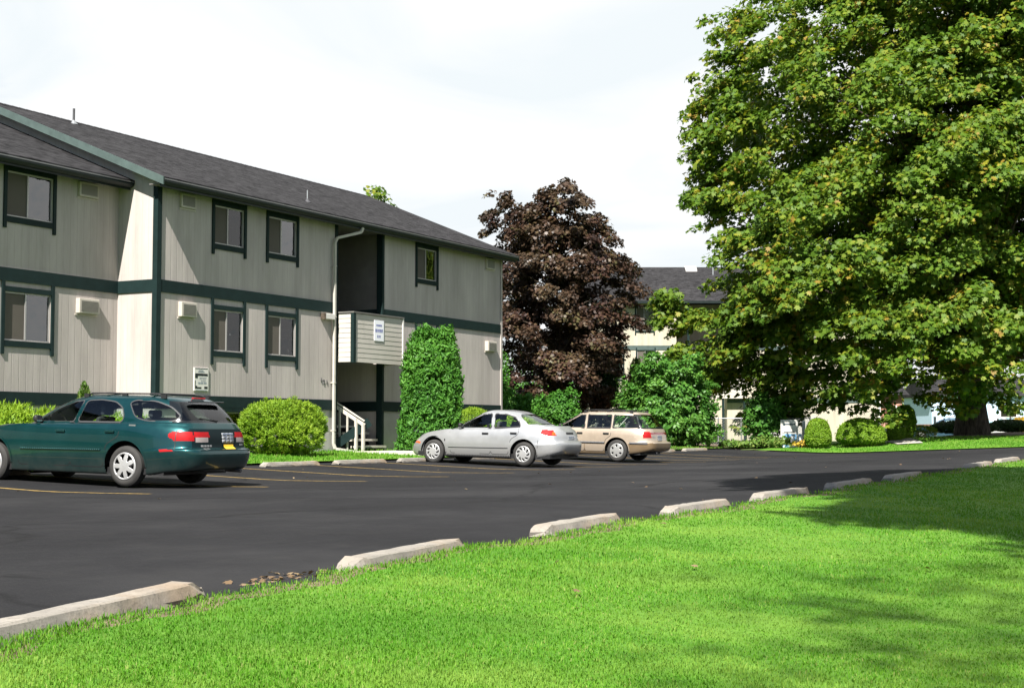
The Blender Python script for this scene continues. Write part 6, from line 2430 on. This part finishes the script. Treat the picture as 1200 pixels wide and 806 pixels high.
    return dict(
        rows=rows, zS=zS, zb=zb, iG=9, iR=12, paint=P, belt=0.94, sill=0.26, halfw=0.845, fa=1.36, rax=-1.22, ra=0.385, r=0.312, tw=0.185,
        side_windows=sw, seal=M['blackplastic'], apillar=([0.84, 0.50, 0.12, -0.1], [0.93, 1.09, 1.31, 1.42]), ws_z=(0.945, 1.33),
        rear_glass=dict(z=(0.985, 1.335), hw=(0.70, 0.57), yz=([-1.98, -1.68], [0.94, 1.36]), surround=(0.07, 0.95, 1.35, 1)),
        zones=[('tail_light', M['red_lamp'], tl, True), ('reflector_panel', M['dark_red_lamp'], gar, False), ('plate_recess', P, rec, False), ('headlight', M['clear_lamp'], hl, True),
               ('bumper', Q, bump, False)],
        doors=[dict(poly=[(0.86, 0.28), (0.90, 0.87), (0.74, 0.93), (-0.19, 0.935), (-0.19, 0.28)], handle=(-0.04, 0.80)),
               dict(poly=[(-0.21, 0.28), (-0.21, 0.935), (-1.02, 0.94), (-1.03, 0.74), (-0.86, 0.62), (-0.80, 0.28)], handle=(-0.88, 0.80))],
        lower=lowz, lower_mat=Q,
        mouldings=[(0.535, 0.535, 0.95, -0.84, 0.05, M['greyplastic'], 0.008), (0.535, 0.535, -1.62, -2.15, 0.05, M['greyplastic'], 0.008)], seams=[], lip=P,
        cabin=(-2.0, 0.95), seat_y=-0.1, trim_mat=M['fabric_tan'], cap='holes6', rim_mat=M['rim_grey'], mirror=(0.58, 0.95), mirror_mat=M['blackplastic'], extras=[extras])


def place(x, y, rx):
    return (x, y, zlot(x, y) + 0.004)


def cars():
    car_materials()
    M['tailpanel'] = plain('dark_teal_panel', (0.003, 0.010, 0.012), 0.4, var=0.1, spec=0.12)
    tilt = R(1.2)
    build_car('station_wagon', spec_teal(), CAR_TEAL[:2] + (zlot(CAR_TEAL[0], CAR_TEAL[1]) + 0.002,), CAR_TEAL[2], tilt, 'dark teal green station wagon with roof rails parked at the left', 'car', 'cars parked nose in to the building').scale = (0.975,) * 3
    build_car('sedan', spec_silver(), CAR_SILVER[:2] + (zlot(*CAR_SILVER[:2]) + 0.002,), CAR_SILVER[2], tilt, 'silver four door sedan parked beside the clipped cedar', 'car', 'cars parked nose in to the building').scale = (0.96,) * 3
    build_car('station_wagon', spec_tan(), CAR_TAN[:2] + (zlot(*CAR_TAN[:2]) + 0.002,), CAR_TAN[2], tilt, 'tan older station wagon with roof rack right of the silver sedan', 'car', 'cars parked nose in to the building').scale = (0.945,) * 3
    # far street cars
    s = spec_tan(M['paint_blue'], M['paint_blue'], True)
    s['K'], s['res'] = 60, 0.05
    x, y = cw(28.3, 95)
    build_car('station_wagon', s, (x, y, zg(x, y) + 0.04), math.atan2(-DZ, DX) + R(60), 0, 'dark blue car far behind the maple trunk in shade', 'car', 'distant cars on the street')
    s = spec_silver()
    s['paint'] = M['paint_white']
    s['K'], s['res'] = 60, 0.05
    x, y = cw(31.6, 96)
    build_car('sedan', s, (x, y, zg(x, y) + 0.04), math.atan2(-DZ, DX) + R(75), 0, 'distant white sedan right of the maple trunk', 'car', 'distant cars on the street')


CAR_TEAL = (17.68, 17.2, R(4.0))
CAR_SILVER = (31.2, 17.4, R(0))
CAR_TAN = (36.85, 17.45, R(0))
# ------------------------------------------------------- small things in the back
def local(mb, name, mat, root, **k):
    return mb.build(name, mat, root, world=False, **k)


def back_things():
    ang = math.atan2(-DZ, DX)
    # wire fence
    X0, X1, Z = 7.6, 12.35, 60.2
    x, y = cw((X0 + X1) / 2, Z)
    L = X1 - X0
    root = empty('wire_fence', (x, y, zg(x, y)), (0, 0, ang), label='grey chain link fence behind the kerb right of the leafy shrub', cat='fence')
    n = 6
    for i in range(n):
        q = MB()
        px = -L / 2 + L * i / (n - 1)
        q.tube([(px, 0, -0.1), (px, 0, 1.25)], 0.028, 8)
        local(q, 'post', M['galv'], root)
    q = MB()
    q.tube([(-L / 2, 0, 1.2), (L / 2, 0, 1.2)], 0.02, 6)
    local(q, 'top_rail', M['galv'], root)
    q = MB()
    s = 0.11
    k = int((L + 1.15) / s)
    for i in range(k):
        a = -L / 2 - 1.15 + i * s
        for sg in (1, -1):
            u0, u1 = a, a + 1.15
            z0, z1 = (0.04, 1.19) if sg > 0 else (1.19, 0.04)
            if u0 < -L / 2:
                z0 += (z1 - z0) * (-L / 2 - u0) / (u1 - u0)
                u0 = -L / 2
            if u1 > L / 2:
                z1 -= (z1 - z0) * (u1 - L / 2) / (u1 - u0)
                u1 = L / 2
            q.bar((u0, 0.004 * sg, z0), (u1, 0.004 * sg, z1), 0.005, 0.005)
    local(q, 'wire_mesh', M['galv'], root)
    # notice stand at the corner of the far lawn
    x, y = cw(11.2, 58.6)
    root = empty('notice_board', (x, y, zg(x, y)), (0, 0, ang), label='white notice stand with blue panels at the end of the wire fence', cat='sign')
    for px in (-0.34, 0.30):
        q = MB()
        q.box(px - 0.03, px + 0.03, -0.03, 0.03, -0.05, 1.14)
        local(q, 'post', M['white_paint'], root)
    q = MB()
    q.box(-0.30, 0.26, -0.035, 0.02, 0.62, 1.14)
    local(q, 'board', M['white_paint'], root)
    q = MB()
    q.box(-0.25, 0.22, -0.042, -0.036, 0.93, 0.985)
    q.box(-0.27, -0.2, -0.046, -0.043, 0.90, 1.0)
    q.box(-0.25, 0.2, -0.042, -0.036, 0.635, 0.66)
    local(q, 'dark_stripe', M['sign_dark'], root)
    q = MB()
    q.box(-0.29, 0.48, -0.02, 0.02, 0.02, 0.57)
    bp = local(q, 'lower_panel', M['sign_blue_light'], root)
    q = MB()
    q.box(-0.05, 0.16, -0.028, -0.0205, 0.05, 0.3)
    q.prism([(-0.12, -0.028, 0.3), (0.16, -0.028, 0.301), (0.2, -0.028, 0.5), (0.05, -0.028, 0.5)], (0, 0.007, 0))
    q.box(-0.27, -0.22, -0.028, -0.0205, 0.03, 0.55)
    q.box(0.36, 0.45, -0.028, -0.0205, 0.1, 0.5)
    local(q, 'white_patch', M['sign_white'], bp)
    q = MB()
    q.box(0.50, 0.62, -0.05, 0.05, -0.05, 1.1)
    local(q, 'end_post', M['galv'], root)
    # posts
    for X, Z, h, r, m, lab in ((15.0, 58.3, 0.95, 0.018, 'white_paint', 'thin white stake at the start of the beige path'),
                               (26.2, 90, 1.5, 0.09, 'white_paint', 'short white post in front of the distant blue car'),
                               (32.6, 95, 2.0, 0.06, 'iron', 'thin dark post beside the distant white car')):
        x, y = cw(X, Z)
        root = empty('marker_post', (x, y, zg(x, y)), label=lab, cat='post')
        q = MB()
        q.tube([(0, 0, -0.1), (0, 0, h)], r, 10)
        local(q, 'shaft', M[m], root, smooth=True)
        q = MB()
        q.lathe([(h, r + 0.012), (h + 0.03, r + 0.012), (h + 0.05, 0.001)], 10, 'z')
        local(q, 'cap', M[m], root)
    # brick house behind the path, pale shop at the far right
    def house(name, X, Z, w, d, h, m, lab, base, rh, brick_h=0.0, wins=()):
        x, y = cw(X, Z)
        root = empty(name, (x, y, base), (0, 0, ang), label=lab, cat='building')
        q = MB()
        q.box(-w / 2, w / 2, 0, d, -0.3 + brick_h, h)
        local(q, 'wall', M[m], root)
        if brick_h:
            q = MB()
            q.box(-w / 2 - 0.02, w / 2 + 0.02, -0.04, d + 0.04, -0.3, brick_h)
            local(q, 'brick_base', M['brick'], root)
        q = MB()
        q.prism([(-w / 2 - 0.4, -0.5, h + 0.001), (-w / 2 - 0.4, d / 2, h + rh), (-w / 2 - 0.4, d + 0.5, h + 0.001)], (w + 0.8, 0, 0))
        local(q, 'roof', M['shingle'], root)
        for a, b, c, e in wins:
            q = MB()
            q.box(a, b, -0.06, -0.002, c, e)
            o = local(q, 'window', M['white_paint'], root)
            q = MB()
            q.box(a + 0.07, b - 0.07, -0.07, -0.062, c + 0.07, e - 0.07)
            local(q, 'pane', M['carglass_dark'], o)
    house('brick_house', 25.3, 97, 1.5, 6, 2.7, 'brick', 'small red brick building behind the tall clipped bush', 0.6, 1.2, wins=((-0.2, 0.4, 1.0, 2.0),))
    house('shop_building', 46, 128, 18, 9, 3.2, 'pale_blue', 'low pale blue building with a brick base at the far right', 0.8, 1.6, 0.7, ((-6.5, -5, 1.3, 2.4), (-3, -1.5, 1.3, 2.4), (1, 2.5, 1.3, 2.4)))
    house('far_house', 26, 140, 14, 8, 3.0, 'siding_far', 'pale house in the distance behind the blue car', 0.8, 1.8, 0, ((-4, -2.6, 1.0, 2.1), (2, 3.4, 1.0, 2.1)))


def more_materials():
    make_sign_materials()
    M['sign_dark'] = plain('sign_dark', (0.03, 0.05, 0.06), 0.5)
    M['sign_blue_light'] = plain('panel_blue', (0.16, 0.34, 0.55), 0.5, var=0.3, scale=5)
    M['pale_blue'] = plain('pale_blue_wall', (0.42, 0.55, 0.66), 0.8)


make_materials()
more_materials()
camera()
light()
ground()
bay_lines()
wheel_stops()
near_building()
far_building()
if not globals().get('NO_PLANTS'):
    trees()
    shrubs()
    grass()
    litter()
cars()
back_things()
